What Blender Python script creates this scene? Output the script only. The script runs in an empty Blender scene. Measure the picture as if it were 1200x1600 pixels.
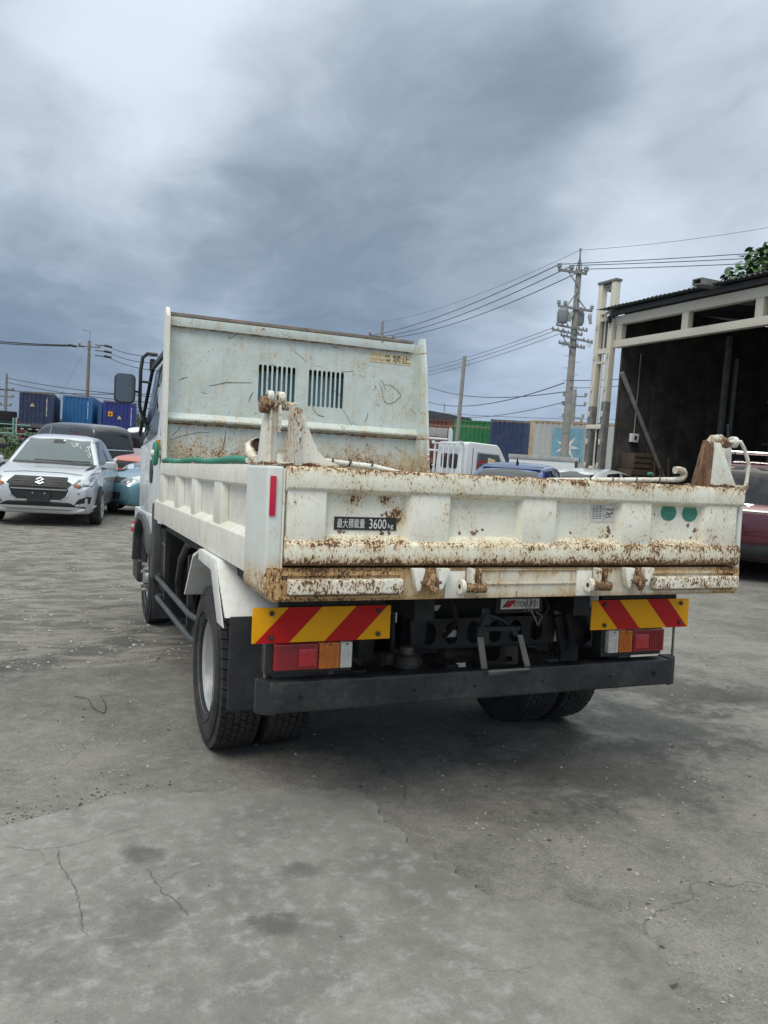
import bpy, bmesh, math, random
import numpy as np
from mathutils import Vector, Matrix
from mathutils.bvhtree import BVHTree
from mathutils.geometry import delaunay_2d_cdt, tessellate_polygon

random.seed(7)
scene = bpy.context.scene
COL = scene.collection
PI = math.pi
R_ = math.radians

# ------------------------------------------------------------------ camera
cam_d = bpy.data.cameras.new('camera')
cam = bpy.data.objects.new('camera', cam_d)
COL.objects.link(cam)
cam_d.sensor_fit = 'VERTICAL'
cam_d.sensor_height = 36.0
cam_d.lens = 27.529
cam_d.clip_start = 0.05
cam_d.clip_end = 3000
CR = Matrix(((0.921336, -0.033497, -0.387321), (-0.382953, 0.093464, -0.919028), (0.066985, 0.995059, 0.073284)))
cam.matrix_world = Matrix.Translation((-1.8272, -2.5986, 1.4913)) @ CR.to_4x4()
scene.camera = cam

# ------------------------------------------------------------------ sky, sun, exposure
SUN_EL, SUN_AZ = R_(52), R_(232)          # azimuth measured clockwise from +Y
world = bpy.data.worlds.new('World')
scene.world = world
world.use_nodes = True


class NT:
    """short hand for building node trees"""
    def __init__(self, tree):
        self.t = tree
        self.n = tree.nodes
        self.l = tree.links

    def new(self, kind, **kw):
        nd = self.n.new(kind)
        for k, v in kw.items():
            setattr(nd, k, v)
        return nd

    def put(self, sock, v):
        if isinstance(v, bpy.types.NodeSocket):
            self.l.new(v, sock)
        elif v is not None:
            if sock.type == 'RGBA' and not isinstance(v, (int, float)) and len(v) == 3:
                v = (*v, 1)
            sock.default_value = v

    def math(self, op, a, b=None, c=None, clamp=False):
        nd = self.new('ShaderNodeMath', operation=op, use_clamp=clamp)
        self.put(nd.inputs[0], a)
        if b is not None: self.put(nd.inputs[1], b)
        if c is not None: self.put(nd.inputs[2], c)
        return nd.outputs[0]

    def vmath(self, op, a, b=None, s=None):
        nd = self.new('ShaderNodeVectorMath', operation=op)
        self.put(nd.inputs[0], a)
        if b is not None: self.put(nd.inputs[1], b)
        if s is not None: self.put(nd.inputs[3], s)
        return nd.outputs['Value'] if op in ('DOT_PRODUCT', 'LENGTH', 'DISTANCE') else nd.outputs[0]

    def noise(self, vec, scale, detail=4, rough=.55, dist=0, lac=2.0):
        nd = self.new('ShaderNodeTexNoise')
        self.put(nd.inputs['Vector'], vec)
        nd.inputs['Scale'].default_value = scale
        nd.inputs['Detail'].default_value = detail
        nd.inputs['Roughness'].default_value = rough
        nd.inputs['Lacunarity'].default_value = lac
        nd.inputs['Distortion'].default_value = dist
        return nd.outputs[0]

    def voro(self, vec, scale, feature='F1', out='Distance', rnd=1):
        nd = self.new('ShaderNodeTexVoronoi', feature=feature)
        self.put(nd.inputs['Vector'], vec)
        nd.inputs['Scale'].default_value = scale
        nd.inputs['Randomness'].default_value = rnd
        return nd.outputs[out]

    def map(self, v, a, b, c=0, d=1, smooth=True):
        nd = self.new('ShaderNodeMapRange', interpolation_type='SMOOTHSTEP' if smooth else 'LINEAR')
        self.put(nd.inputs['Value'], v)
        for i, x in zip(('From Min', 'From Max', 'To Min', 'To Max'), (a, b, c, d)):
            self.put(nd.inputs[i], x)
        return nd.outputs[0]

    def mix(self, f, a, b, mode='MIX'):
        nd = self.new('ShaderNodeMix', data_type='RGBA', blend_type=mode)
        self.put(nd.inputs[0], f)
        self.put(nd.inputs[6], a)
        self.put(nd.inputs[7], b)
        return nd.outputs[2]

    def scalevec(self, v, s):
        nd = self.new('ShaderNodeMapping')
        self.put(nd.inputs[0], v)
        nd.inputs['Scale'].default_value = s
        return nd.outputs[0]

    def sep(self, v):
        nd = self.new('ShaderNodeSeparateXYZ')
        self.put(nd.inputs[0], v)
        return nd.outputs

    def comb(self, x, y, z):
        nd = self.new('ShaderNodeCombineXYZ')
        for i, a in enumerate((x, y, z)):
            self.put(nd.inputs[i], a)
        return nd.outputs[0]


def build_sky():
    t = NT(world.node_tree)
    t.n.clear()
    out = t.new('ShaderNodeOutputWorld')
    bg = t.new('ShaderNodeBackground')
    bg.inputs['Strength'].default_value = 0.1
    sky = t.new('ShaderNodeTexSky', sky_type='NISHITA', sun_disc=False)
    sky.sun_elevation = SUN_EL
    sky.sun_rotation = SUN_AZ
    co = t.new('ShaderNodeTexCoord').outputs['Generated']
    d = t.vmath('NORMALIZE', co)
    x, y, z = t.sep(d)
    zc = t.math('MAXIMUM', z, 0.0)
    k = t.math('DIVIDE', 1.0, t.math('ADD', zc, 0.22))
    p = t.comb(t.math('MULTIPLY', x, k), t.math('MULTIPLY', y, k), 0.0)
    # bend the layer so that masses have curled, torn borders
    bend = t.vmath('MULTIPLY', t.vmath('SUBTRACT', t.new_noise_col(p, 1.6), (.5, .5, .5)), (.55, .55, 0))
    pb = t.vmath('ADD', p, bend)
    big = t.noise(pb, 1.0, 4, .5, .2)
    mid = t.noise(t.scalevec(pb, (1.5, 1.0, 1)), 2.6, 8, .56, .3)
    fine = t.noise(t.scalevec(pb, (1.7, 1.0, 1)), 6.5, 7, .58, .4)
    c = t.math('ADD', t.math('MULTIPLY', big, .55), t.math('ADD', t.math('MULTIPLY', mid, .40), t.math('MULTIPLY', fine, .26)))
    c = t.math('SUBTRACT', c, .60)
    wob = t.vmath('ADD', d, t.vmath('MULTIPLY', t.vmath('SUBTRACT', t.new_noise_col(p, 3.2), (.5, .5, .5)), (.15, .15, .15)))
    wob = t.vmath('NORMALIZE', wob)
    for dv, lo, hi, amt in CLOUDS:
        dv = Vector(dv).normalized()
        dt = t.vmath('DOT_PRODUCT', wob, tuple(dv))
        c = t.math('ADD', c, t.map(dt, lo, hi, 0, amt))
    low = t.map(z, .02, .30)
    tone = t.map(c, -.78, .50, 0, 1, True)
    dark = t.mix(low, (1.75, 2.5, 3.65), (2.15, 2.85, 3.7))
    lite = t.mix(low, (4.6, 5.8, 7.6), (7.7, 8.7, 9.9))
    cl = t.mix(tone, dark, lite)
    # the layer thins and brightens towards the zenith, as an overcast sky does
    zen = t.map(z, .42, .95, 1.0, ZENITH)
    cl = t.mix(1.0, cl, t.comb(zen, t.math('MULTIPLY', zen, t.map(z, .42, .95, 1.0, .93)), t.math('MULTIPLY', zen, t.map(z, .42, .95, 1.0, .76))), 'MULTIPLY')
    col = t.mix(0.94, sky.outputs[0], cl)
    t.put(bg.inputs['Color'], col)
    t.l.new(bg.outputs[0], out.inputs[0])


def _noise_col(self, vec, scale):
    nd = self.new('ShaderNodeTexNoise')
    self.put(nd.inputs['Vector'], vec)
    nd.inputs['Scale'].default_value = scale
    nd.inputs['Detail'].default_value = 5
    return nd.outputs['Color']


NT.new_noise_col = _noise_col
ZENITH = 3.0
CLOUDS = [((.345, .885, .315), .952, .990, -.54), ((-.03, .93, .37), .966, .996, .40), ((.12, .90, .43), .980, .998, .20), ((.64, .69, .33), .968, .994, .18), ((.53, .81, .24), .982, .998, .22),
          ((-.12, .967, .225), .950, .990, -.50), ((.58, .68, .45), .968, .992, -.22), ((.30, .82, .48), .972, .997, .24), ((.1, .99, .08), .97, .99, -.10), ((.12, .97, .22), .985, .998, .14)]
build_sky()

sun_d = bpy.data.lights.new('sun', 'SUN')
sun_d.energy = 1.5
sun_d.angle = R_(28)
sun_d.color = (1.0, .915, .79)
sun = bpy.data.objects.new('sun', sun_d)
COL.objects.link(sun)
sd = Vector((math.sin(SUN_AZ) * math.cos(SUN_EL), math.cos(SUN_AZ) * math.cos(SUN_EL), math.sin(SUN_EL)))
sun.rotation_euler = (-sd).to_track_quat('-Z', 'Y').to_euler()
sun.location = sd * 60

vs = scene.view_settings
vs.view_transform = 'Standard'
vs.look = 'None'
vs.gamma = 1
vs.use_curve_mapping = False
vs.exposure = 0.0

# ------------------------------------------------------------------ mesh helpers
class MB:
    """collects shapes that become ONE mesh object"""
    def __init__(self):
        self.v, self.f = [], []

    def add(self, vs_, fs):
        o = len(self.v)
        self.v += [tuple(p) for p in vs_]
        self.f += [tuple(i + o for i in f) for f in fs]
        return self

    def box(self, x0, x1, y0, y1, z0, z1):
        return self.add([(x0, y0, z0), (x1, y0, z0), (x1, y1, z0), (x0, y1, z0), (x0, y0, z1), (x1, y0, z1), (x1, y1, z1), (x0, y1, z1)],
                        [(3, 2, 1, 0), (4, 5, 6, 7), (0, 1, 5, 4), (1, 2, 6, 5), (2, 3, 7, 6), (3, 0, 4, 7)])

    def prism(self, poly, plane, lo, hi):
        """polygon in plane 'xz', 'yz' or 'xy' pushed along the axis left over"""
        n = len(poly)
        def p3(a, b, c):
            return {'xz': (a, c, b), 'yz': (c, a, b), 'xy': (a, b, c)}[plane]
        vs_ = [p3(a, b, lo) for a, b in poly] + [p3(a, b, hi) for a, b in poly]
        fs = [tuple(range(n)), tuple(range(2 * n - 1, n - 1, -1))] + [((i + 1) % n, i, n + i, n + (i + 1) % n) for i in range(n)]
        return self.add(vs_, fs)

    def holed(self, outer, holes, plane, lo, hi):
        """plate with holes cut right through it"""
        loops = [outer] + holes
        def p3(a, b, c):
            return {'xz': (a, c, b), 'yz': (c, a, b), 'xy': (a, b, c)}[plane]
        pts = [q for lp in loops for q in lp]
        tri = tessellate_polygon([[Vector((a, b, 0)) for a, b in lp] for lp in loops])
        n = len(pts)
        vs_ = [p3(a, b, lo) for a, b in pts] + [p3(a, b, hi) for a, b in pts]
        fs = [tuple(t_) for t_ in tri] + [tuple(n + i for i in reversed(t_)) for t_ in tri]
        o = 0
        for lp in loops:
            m = len(lp)
            fs += [(o + i, o + (i + 1) % m, n + o + (i + 1) % m, n + o + i) for i in range(m)]
            o += m
        return self.add(vs_, fs)

    def tube(self, pts, r, n=8, caps=True):
        pts = [Vector(p) for p in pts]
        rr = r if isinstance(r, (list, tuple)) else [r] * len(pts)
        rings = []
        up = None
        for i, p in enumerate(pts):
            d = (pts[min(i + 1, len(pts) - 1)] - pts[max(i - 1, 0)]).normalized()
            if up is None:
                up = Vector((0, 0, 1)) if abs(d.z) < .9 else Vector((1, 0, 0))
            a = d.cross(up).normalized()
            up = a.cross(d).normalized()
            rings.append([p + (a * math.cos(2 * PI * k / n) + up * math.sin(2 * PI * k / n)) * rr[i] for k in range(n)])
        vs_ = [q for rg in rings for q in rg]
        fs = []
        for i in range(len(pts) - 1):
            for k in range(n):
                fs.append((i * n + k, i * n + (k + 1) % n, (i + 1) * n + (k + 1) % n, (i + 1) * n + k))
        if caps:
            fs += [tuple(range(n - 1, -1, -1)), tuple(range((len(pts) - 1) * n, len(pts) * n))]
        return self.add(vs_, fs)

    def cyl(self, a, b, r, n=16, r1=None):
        return self.tube([a, b], [r, r if r1 is None else r1], n)

    def lathe(self, prof, n=32, axis='x', at=(0, 0, 0), closed=False):
        """profile of (radius, position along the axis)"""
        vs_ = []
        for k in range(n):
            c, s = math.cos(2 * PI * k / n), math.sin(2 * PI * k / n)
            for r, a in prof:
                q = {'x': (a, r * c, r * s), 'y': (r * c, a, r * s), 'z': (r * c, r * s, a)}[axis]
                vs_.append(tuple(q[i] + at[i] for i in range(3)))
        m = len(prof)
        fs = []
        for k in range(n):
            for i in range(m if closed else m - 1):
                j = (i + 1) % m
                fs.append((k * m + i, ((k + 1) % n) * m + i, ((k + 1) % n) * m + j, k * m + j))
        return self.add(vs_, fs)

    def build(self, name, material, parent=None, bevel=0, smooth=40, seg=2, kind=None, label=None):
        me = bpy.data.meshes.new(name)
        me.from_pydata(self.v, [], self.f)
        bm = bmesh.new()
        bm.from_mesh(me)
        bmesh.ops.recalc_face_normals(bm, faces=bm.faces)
        if bevel:
            es = [e for e in bm.edges if len(e.link_faces) == 2 and e.calc_face_angle(0) > .45]
            bmesh.ops.bevel(bm, geom=es, offset=bevel, segments=seg, affect='EDGES', clamp_overlap=True, profile=.6)
        bm.to_mesh(me)
        bm.free()
        if smooth:
            me.polygons.foreach_set('use_smooth', [True] * len(me.polygons))
            me.set_sharp_from_angle(angle=R_(smooth))
        me.materials.append(material)
        o = bpy.data.objects.new(name, me)
        COL.objects.link(o)
        o.parent = parent
        if kind: o['kind'] = kind
        if label: o['label'] = label
        return o


def tag(o, label=None, cat=None, group=None, kind=None):
    if label: o['label'] = label
    if cat: o['category'] = cat
    if group: o['group'] = group
    if kind: o['kind'] = kind
    return o


def thing(name, label, cat, loc=(0, 0, 0), rz=0, group=None):
    o = bpy.data.objects.new(name, None)
    o.empty_display_size = .2
    COL.objects.link(o)
    o.location = loc
    o.rotation_euler = (0, 0, rz)
    return tag(o, label, cat, group)


def kids(o):
    return [c for c in bpy.data.objects if c.parent == o]


def dup(o, parent=None):
    c = o.copy()
    COL.objects.link(c)
    c.parent = parent
    for k in kids(o):
        dup(k, c)
    return c


def sstep(a, b, x):
    t = min(1, max(0, (x - a) / (b - a)))
    return t * t * (3 - 2 * t)


TEXTS = {}
def text_mesh(body, size, font_space=1.0):
    """flat lettering as (verts, faces) in its own x-y plane, lower left at the origin"""
    cu = bpy.data.curves.new('lettering', 'FONT')
    cu.body = body
    cu.size = size
    cu.space_character = font_space
    cu.resolution_u = 3
    o = bpy.data.objects.new('lettering', cu)
    COL.objects.link(o)
    dg = bpy.context.evaluated_depsgraph_get()
    me = bpy.data.meshes.new_from_object(o.evaluated_get(dg))
    vs_ = [tuple(v.co) for v in me.vertices]
    fs = [tuple(p.vertices) for p in me.polygons]
    bpy.data.objects.remove(o)
    bpy.data.curves.remove(cu)
    bpy.data.meshes.remove(me)
    x0 = min(v[0] for v in vs_); y0 = min(v[1] for v in vs_)
    x1 = max(v[0] for v in vs_); y1 = max(v[1] for v in vs_)
    return [(a - x0, b - y0) for a, b, _ in vs_], fs, x1 - x0, y1 - y0


for key, body, sp in (('load', '最大積載量', 1.0), ('kilos', '3600', 1.0), ('kg', 'kg', 1.0), ('maker', 'KYOKUTO', 1.0), ('ban', '禁止', 1.0), ('tar1', 'ダ ユ ワ ー 積載', 1.0),
                      ('tar2', 'アスファルト 積載', .92), ('notice', 'ご 注 意', 1.0), ('D', 'D', 1), ('kilo3', '#@9', 1), ('code', 'MSKU 407 318 6 45G1', 1)):
    TEXTS[key] = text_mesh(body, 1.0, sp)


def put_text(mb, key, x, z, w, h, fn):
    """lettering stretched into the box x..x+w, z..z+h; fn turns (x, z) into a point"""
    vs_, fs, tw, th = TEXTS[key]
    mb.add([fn(x + a / tw * w, z + b / th * h) for a, b in vs_], fs)


# ------------------------------------------------------------------ materials
MATS = {}

def base_mat(name):
    m = bpy.data.materials.new(name)
    m.use_nodes = True
    t = NT(m.node_tree)
    t.n.clear()
    out = t.new('ShaderNodeOutputMaterial')
    b = t.new('ShaderNodeBsdfPrincipled')
    t.l.new(b.outputs[0], out.inputs[0])
    t.b = b
    t.out = out
    t.oc = t.new('ShaderNodeTexCoord').outputs['Object']
    return m, t


def bump(t, h, strength=.3, dist=.01):
    nd = t.new('ShaderNodeBump')
    nd.inputs['Strength'].default_value = strength
    nd.inputs['Distance'].default_value = dist
    t.put(nd.inputs['Height'], h)
    t.put(t.b.inputs['Normal'], nd.outputs[0])


def plain(name, col, rough=.5, metal=0, var=.12, scale=6, bmp=0, coat=0, spec=.5, dust=0):
    """paint, rubber, metal: one colour with uneven tone, uneven gloss and a little dust"""
    if name in MATS: return MATS[name]
    m, t = base_mat(name)
    n = t.noise(t.oc, scale, 6, .6)
    n2 = t.noise(t.oc, scale * 9, 4, .6)
    k = t.math('ADD', t.math('MULTIPLY', n, .7), t.math('MULTIPLY', n2, .3))
    f = t.map(k, .3, .7, 1 - var, 1 + var)
    c = t.mix(1.0, (*col, 1), t.comb(f, f, f), 'MULTIPLY')
    if dust:
        c = t.mix(t.math('MULTIPLY', t.map(k, .42, .68), dust), c, (.23, .215, .19, 1))
    t.put(t.b.inputs['Base Color'], c)
    t.put(t.b.inputs['Roughness'], t.map(n, .3, .7, max(.03, rough - .1), min(1, rough + .12)))
    t.b.inputs['Metallic'].default_value = metal
    t.b.inputs['Coat Weight'].default_value = coat
    t.b.inputs['Coat Roughness'].default_value = .06
    t.b.inputs['Specular IOR Level'].default_value = spec
    if bmp: bump(t, n2, bmp, .006)
    MATS[name] = m
    return m


def rusty(name, base=(.74, .76, .70), rust=.35, lines=(), scratch=.3, streak=.3, warm=.3, rough=.42, blooms=(), edges=(), chipk=1.0, stain=(.60, .50, .33)):
    """chipped white paint: specks, runs, scratches, and heavier rust along given heights (z, reach, amount)"""
    m, t = base_mat(name)
    oc = t.oc
    x, y, z = t.sep(oc)
    big = t.noise(oc, 2.3, 5, .6)
    mid = t.noise(oc, 13, 6, .62)
    chip = t.noise(t.scalevec(oc, (1, 1, .7)), 112, 4, .62, .7)
    chip2 = t.noise(t.scalevec(oc, (1, 1, .38)), 150, 3, .6, .4)
    run = t.noise(t.scalevec(oc, (30, 30, 1.6)), 1.0, 5, .62)
    run2 = t.noise(t.scalevec(oc, (90, 90, 9)), 1.0, 3, .6)
    lev = None
    for zc_, reach, amt in lines:
        dz = t.math('ABSOLUTE', t.math('SUBTRACT', t.math('ADD', z, t.math('MULTIPLY', t.math('SUBTRACT', mid, .5), .05)), zc_))
        q = t.map(dz, 0, reach, amt, 0)
        lev = q if lev is None else t.math('ADD', lev, q)
    for bx, bz, br, amt in blooms:
        dd = t.vmath('LENGTH', t.comb(t.math('SUBTRACT', x, bx), t.math('MULTIPLY', t.math('SUBTRACT', z, bz), .75), 0.0))
        q = t.map(t.math('ADD', dd, t.math('MULTIPLY', t.math('SUBTRACT', mid, .5), br * 1.2)), br * .25, br, amt, 0)
        lev = q if lev is None else t.math('ADD', lev, q)
    if lev is None:
        lev = 0.0
    amount = t.math('ADD', t.math('ADD', t.math('MULTIPLY', t.math('SUBTRACT', big, .5), .22), rust * .17), t.math('MULTIPLY', lev, .085 * chipk))
    a1 = t.math('ADD', t.math('MULTIPLY', chip, .46), t.math('ADD', t.math('MULTIPLY', mid, .24), t.math('MULTIPLY', chip2, .30)))
    sp = t.math('ADD', a1, amount)
    hard = t.map(sp, .645, .68)
    halo = t.map(sp, .56, .69)
    for ze, wd in edges:
        dz = t.math('ABSOLUTE', t.math('SUBTRACT', z, ze))
        wv = t.math('MULTIPLY', t.map(t.noise(t.scalevec(oc, (1, 1, 2.5)), 22, 5, .7), .38, .66), wd * 2.2)
        hard = t.math('MAXIMUM', hard, t.map(t.math('SUBTRACT', wv, dz), 0, .002))
        halo = t.math('MAXIMUM', halo, t.map(t.math('SUBTRACT', wv, dz), -.006, .003))
    runs = t.math('MULTIPLY', t.map(t.math('ADD', run, t.math('MULTIPLY', lev, .10)), .50, .74), t.map(run2, .35, .65, .4, 1.0))
    runs = t.math('MULTIPLY', runs, streak)
    # scratches: thin bent lines, broken up
    br = t.noise(oc, 6.5, 3, .6)
    sc = None
    for k_, (ang, st, wd) in enumerate(((.25, 26, .0042), (-.75, 22, .0036), (1.05, 24, .0034), (1.45, 18, .0028))):
        mp = t.new('ShaderNodeMapping')
        t.put(mp.inputs[0], oc)
        mp.inputs['Rotation'].default_value = (0, ang, 0)
        mp.inputs['Location'].default_value = (k_ * 3.7, 0, k_ * 1.9)
        nn = t.noise(t.scalevec(mp.outputs[0], (st, st, 1.3)), 1.0, 1, .4, .12)
        ln = t.map(t.math('ABSOLUTE', t.math('SUBTRACT', nn, .5)), wd * .8, wd * 2.6, 1, 0)
        bk = t.noise(t.scalevec(mp.outputs[0], (9, 9, 5)), 1.0, 3, .6)
        ln = t.math('MULTIPLY', ln, t.map(bk, .625 - .07 * scratch, .665 - .07 * scratch))
        sc = ln if sc is None else t.math('MAXIMUM', sc, ln)
    sc = t.math('MULTIPLY', sc, min(.9, scratch * 1.6))
    # grime and yellowing
    tone = t.map(t.noise(oc, 4.5, 6, .6), .3, .72)
    c = t.mix(tone, (*base, 1), (base[0] * .86, base[1] * .86, base[2] * .82, 1))
    yel = t.math('MINIMUM', t.math('MULTIPLY', t.map(t.math('ADD', mid, t.math('MULTIPLY', lev, .14)), .42, .72), t.math('ADD', t.math('MULTIPLY', lev, .35), warm)), .9)
    c = t.mix(yel, c, (*stain, 1))
    c = t.mix(t.math('MINIMUM', t.math('MULTIPLY', runs, .8), .92), c, (.42, .25, .10, 1))
    c = t.mix(t.math('MULTIPLY', halo, .75), c, (.50, .29, .11, 1))
    rc = t.mix(t.map(chip2, .35, .65), (.21, .10, .045, 1), (.075, .042, .03, 1))
    c = t.mix(hard, c, rc)
    c = t.mix(sc, c, (.10, .07, .055, 1))
    t.put(t.b.inputs['Base Color'], c)
    t.put(t.b.inputs['Roughness'], t.map(t.math('ADD', halo, t.math('MULTIPLY', tone, .3)), 0, 1.2, rough, .85))
    hgt = t.math('SUBTRACT', t.math('MULTIPLY', chip, .25), t.math('ADD', hard, sc))
    bump(t, hgt, .35, .003)
    return m


def ground_mat(name, kind):
    m, t = base_mat(name)
    oc = t.oc
    x, y, z = t.sep(oc)
    n1 = t.noise(oc, .55, 5, .6)
    n2 = t.noise(oc, 2.6, 7, .62, .4)
    n3 = t.noise(oc, 16, 7, .68)
    n4 = t.noise(oc, 95, 4, .7)
    n5 = t.noise(oc, 240, 3, .7)
    grit = t.voro(oc, 85)
    grit2 = t.voro(oc, 150)
    pick = t.new('ShaderNodeTexVoronoi')
    t.put(pick.inputs['Vector'], oc)
    pick.inputs['Scale'].default_value = 85
    hue = t.sep(pick.outputs['Color'])[0]
    tone = t.math('ADD', t.math('MULTIPLY', n1, .35), t.math('ADD', t.math('MULTIPLY', n2, .38), t.math('MULTIPLY', n3, .27)))
    if kind == 'patch':
        c = t.mix(t.map(tone, .36, .64), (.155, .149, .138, 1), (.266, .255, .237, 1))
        c = t.mix(t.math('MULTIPLY', t.map(n3, .50, .70), .5), c, (.33, .33, .325, 1))
        stone = t.math('MULTIPLY', t.map(grit, .0, .28, 1, 0), t.map(hue, .93, .95))
        c = t.mix(t.math('MULTIPLY', stone, .5), c, (.10, .097, .092, 1))
        wear = t.map(t.math('ADD', t.math('ADD', x, t.math('MULTIPLY', y, -.25)), t.math('MULTIPLY', t.math('SUBTRACT', n2, .5), 1.1)), -.75, .15)
        wear2 = t.map(t.math('ADD', t.math('ADD', t.math('MULTIPLY', y, .9), t.math('MULTIPLY', x, .5)), t.math('MULTIPLY', t.math('SUBTRACT', n2, .5), .7)), -.16, .16)
        wear = t.math('MAXIMUM', wear, wear2)
        c = t.mix(t.math('MULTIPLY', wear, .85), c, t.mix(t.map(tone, .34, .66), (.112, .106, .096, 1), (.258, .246, .225, 1)))
        dark_spots = [(-1.49, .23, .10, .55), (-1.17, -.34, .10, .5), (-1.55, -.22, .15, .3), (-.98, -.05, .09, .4), (-1.9, -.35, .25, .25)]
    else:
        c = t.mix(t.map(tone, .34, .66), (.112, .106, .096, 1), (.258, .246, .225, 1))
        c = t.mix(t.math('MULTIPLY', t.map(n2, .55, .72), .35), c, (.235, .215, .18, 1))
        # bare earth beyond the edge of the concrete on the left
        edge = t.math('ADD', t.math('ADD', y, t.math('MULTIPLY', x, .08)), t.math('MULTIPLY', t.math('SUBTRACT', n2, .5), .55))
        earth = t.math('MULTIPLY', t.map(edge, 2.86, 2.98), t.map(x, .6, 1.6, 1, 0))
        ec = t.mix(t.map(t.noise(t.scalevec(oc, (1, 2.2, 1)), 3.3, 7, .66, .5), .34, .66), (.10, .092, .080, 1), (.265, .25, .222, 1))
        c = t.mix(t.math('MULTIPLY', earth, .85), c, ec)
        stone = t.math('MULTIPLY', t.map(grit, .05, .33, 1, 0), t.map(hue, .70, .74))
        c = t.mix(t.math('MULTIPLY', stone, .75), c, t.mix(t.map(hue, .74, 1), (.10, .10, .095, 1), (.40, .385, .36, 1)))
        fleck = t.math('MULTIPLY', t.map(grit2, .0, .3, 1, 0), t.map(n3, .46, .6))
        c = t.mix(t.math('MULTIPLY', fleck, .5), c, (.34, .33, .31, 1))
        dark_spots = [(.75, .55, .75, .45), (1.5, 1.0, .7, .5), (2.3, 1.6, .6, .6), (2.75, 1.25, .5, .45), (1.6, 2.3, .5, .3), (-1.0, 4.7, .2, .6), (-1.1, 4.3, .22, .7), (-1.3, 3.9, .25, .7), (-1.55, 3.55, .28, .65), (-1.9, 3.3, .3, .6), (-2.3, 3.2, .3, .6)]  # dark patches under and right of the truck's tail, then along the wheel track
    for bx, by, br, amt in dark_spots:
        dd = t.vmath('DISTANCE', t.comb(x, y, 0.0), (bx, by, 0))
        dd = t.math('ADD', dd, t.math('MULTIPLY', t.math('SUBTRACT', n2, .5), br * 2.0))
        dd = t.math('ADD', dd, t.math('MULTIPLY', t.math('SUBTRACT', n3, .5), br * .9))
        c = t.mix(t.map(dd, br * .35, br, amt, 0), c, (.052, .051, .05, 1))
    # hairline cracks: cell borders, bent and broken up
    wv = t.vmath('ADD', oc, t.vmath('SCALE', t.vmath('SUBTRACT', t.new_noise_col(oc, 3.0), (.5, .5, .5)), None, .38))
    wv = t.vmath('MULTIPLY', wv, (1, 1, 0))
    hl = t.map(t.voro(wv, .62, 'DISTANCE_TO_EDGE'), 0.0, .0032, 1, 0)
    hl = t.math('MULTIPLY', hl, t.map(n1, .53, .60))
    c = t.mix(t.math('MULTIPLY', hl, .22), c, (.06, .058, .054, 1))
    g_ = t.math('ADD', t.math('MULTIPLY', n4, .5), t.math('MULTIPLY', n5, .5))
    g_ = t.map(g_, .28, .72, .50 if kind != 'patch' else .76, 1.50 if kind != 'patch' else 1.24, False)
    c = t.mix(1.0, c, t.comb(g_, g_, g_), 'MULTIPLY')
    t.put(t.b.inputs['Base Color'], c)
    t.put(t.b.inputs['Roughness'], t.map(n2, .3, .7, .78, .95))
    t.b.inputs['Specular IOR Level'].default_value = .3
    h = t.math('ADD', t.math('MULTIPLY', n3, .8), t.math('ADD', t.math('MULTIPLY', n4, .35), t.math('MULTIPLY', n2, .8)))
    h = t.math('ADD', h, t.math('MULTIPLY', stone, .5 if kind != 'patch' else .1))
    h = t.math('SUBTRACT', h, t.math('MULTIPLY', hl, .6))
    bump(t, h, .55 if kind != 'patch' else .28, .022)
    return m


WHITE = (.74, .76, .71)
M = {}
M['black'] = plain('black_chassis_paint', (.014, .015, .018), .55, var=.35, dust=.12, bmp=.15)
M['deep'] = plain('dark_underbody', (.008, .009, .010), .7, var=.4, dust=.06)
M['rubber'] = plain('tyre_rubber', (.020, .020, .021), .8, var=.3, dust=.14, bmp=.2)
M['flap'] = plain('rubber_mud_flap', (.016, .019, .026), .6, var=.2, dust=.08)
M['steel'] = plain('bare_steel', (.42, .42, .42), .38, .75, var=.2)
M['rim'] = plain('dusty_steel_rim', (.50, .51, .51), .42, .55, var=.15, dust=.3)
M['galv'] = plain('worn_steel_bracket', (.21, .20, .18), .55, .45, var=.3, dust=.35)
M['grime'] = plain('greasy_iron', (.05, .045, .04), .5, .3, var=.5, dust=.3)
M['rust'] = plain('heavy_rust', (.19, .11, .07), .85, var=.6, scale=18, bmp=.5)
M['glass'] = plain('dark_window_glass', (.018, .022, .025), .05, var=.1, spec=.8)
M['glass_painted_sky'] = plain('window_glass_painted_sky', (.20, .40, .45), .08, var=.1, spec=.8)  # blue-green of the reflected sky put into the pane colour
M['mirror'] = plain('mirror_glass', (.16, .18, .19), .04, 1.0, var=.05)
M['plastic'] = plain('black_plastic', (.02, .021, .023), .45, var=.2)
M['chrome'] = plain('chrome', (.75, .76, .78), .12, 1.0, var=.05)
M['lamp'] = plain('headlamp_glass', (.50, .52, .54), .08, .5, var=.35, scale=14, coat=1)
M['lampdark'] = plain('headlamp_inside', (.16, .17, .18), .15, .6, var=.4, scale=25, coat=1)
M['amber'] = plain('amber_lens', (.55, .15, .010), .18, var=.15, scale=30, coat=.6)
M['red'] = plain('red_lens', (.27, .010, .016), .16, var=.25, scale=18, coat=.6)
M['redlit'] = plain('red_reflex_lens', (.46, .010, .022), .14, var=.2, scale=40, coat=.6)
M['clear'] = plain('clear_lens', (.62, .60, .55), .2, var=.15, scale=30, coat=.5)
M['yellowref'] = plain('yellow_reflective_sheet', (.86, .40, .004), .5, var=.06, spec=.25)
M['redref'] = plain('red_reflective_sheet', (.50, .010, .010), .5, var=.07, spec=.25)
M['redstrip'] = plain('red_reflector_tape', (.52, .012, .045), .35, var=.15)
M['green'] = plain('green_tarp_cloth', (.03, .21, .135), .65, var=.4, scale=12, bmp=.3)
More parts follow.
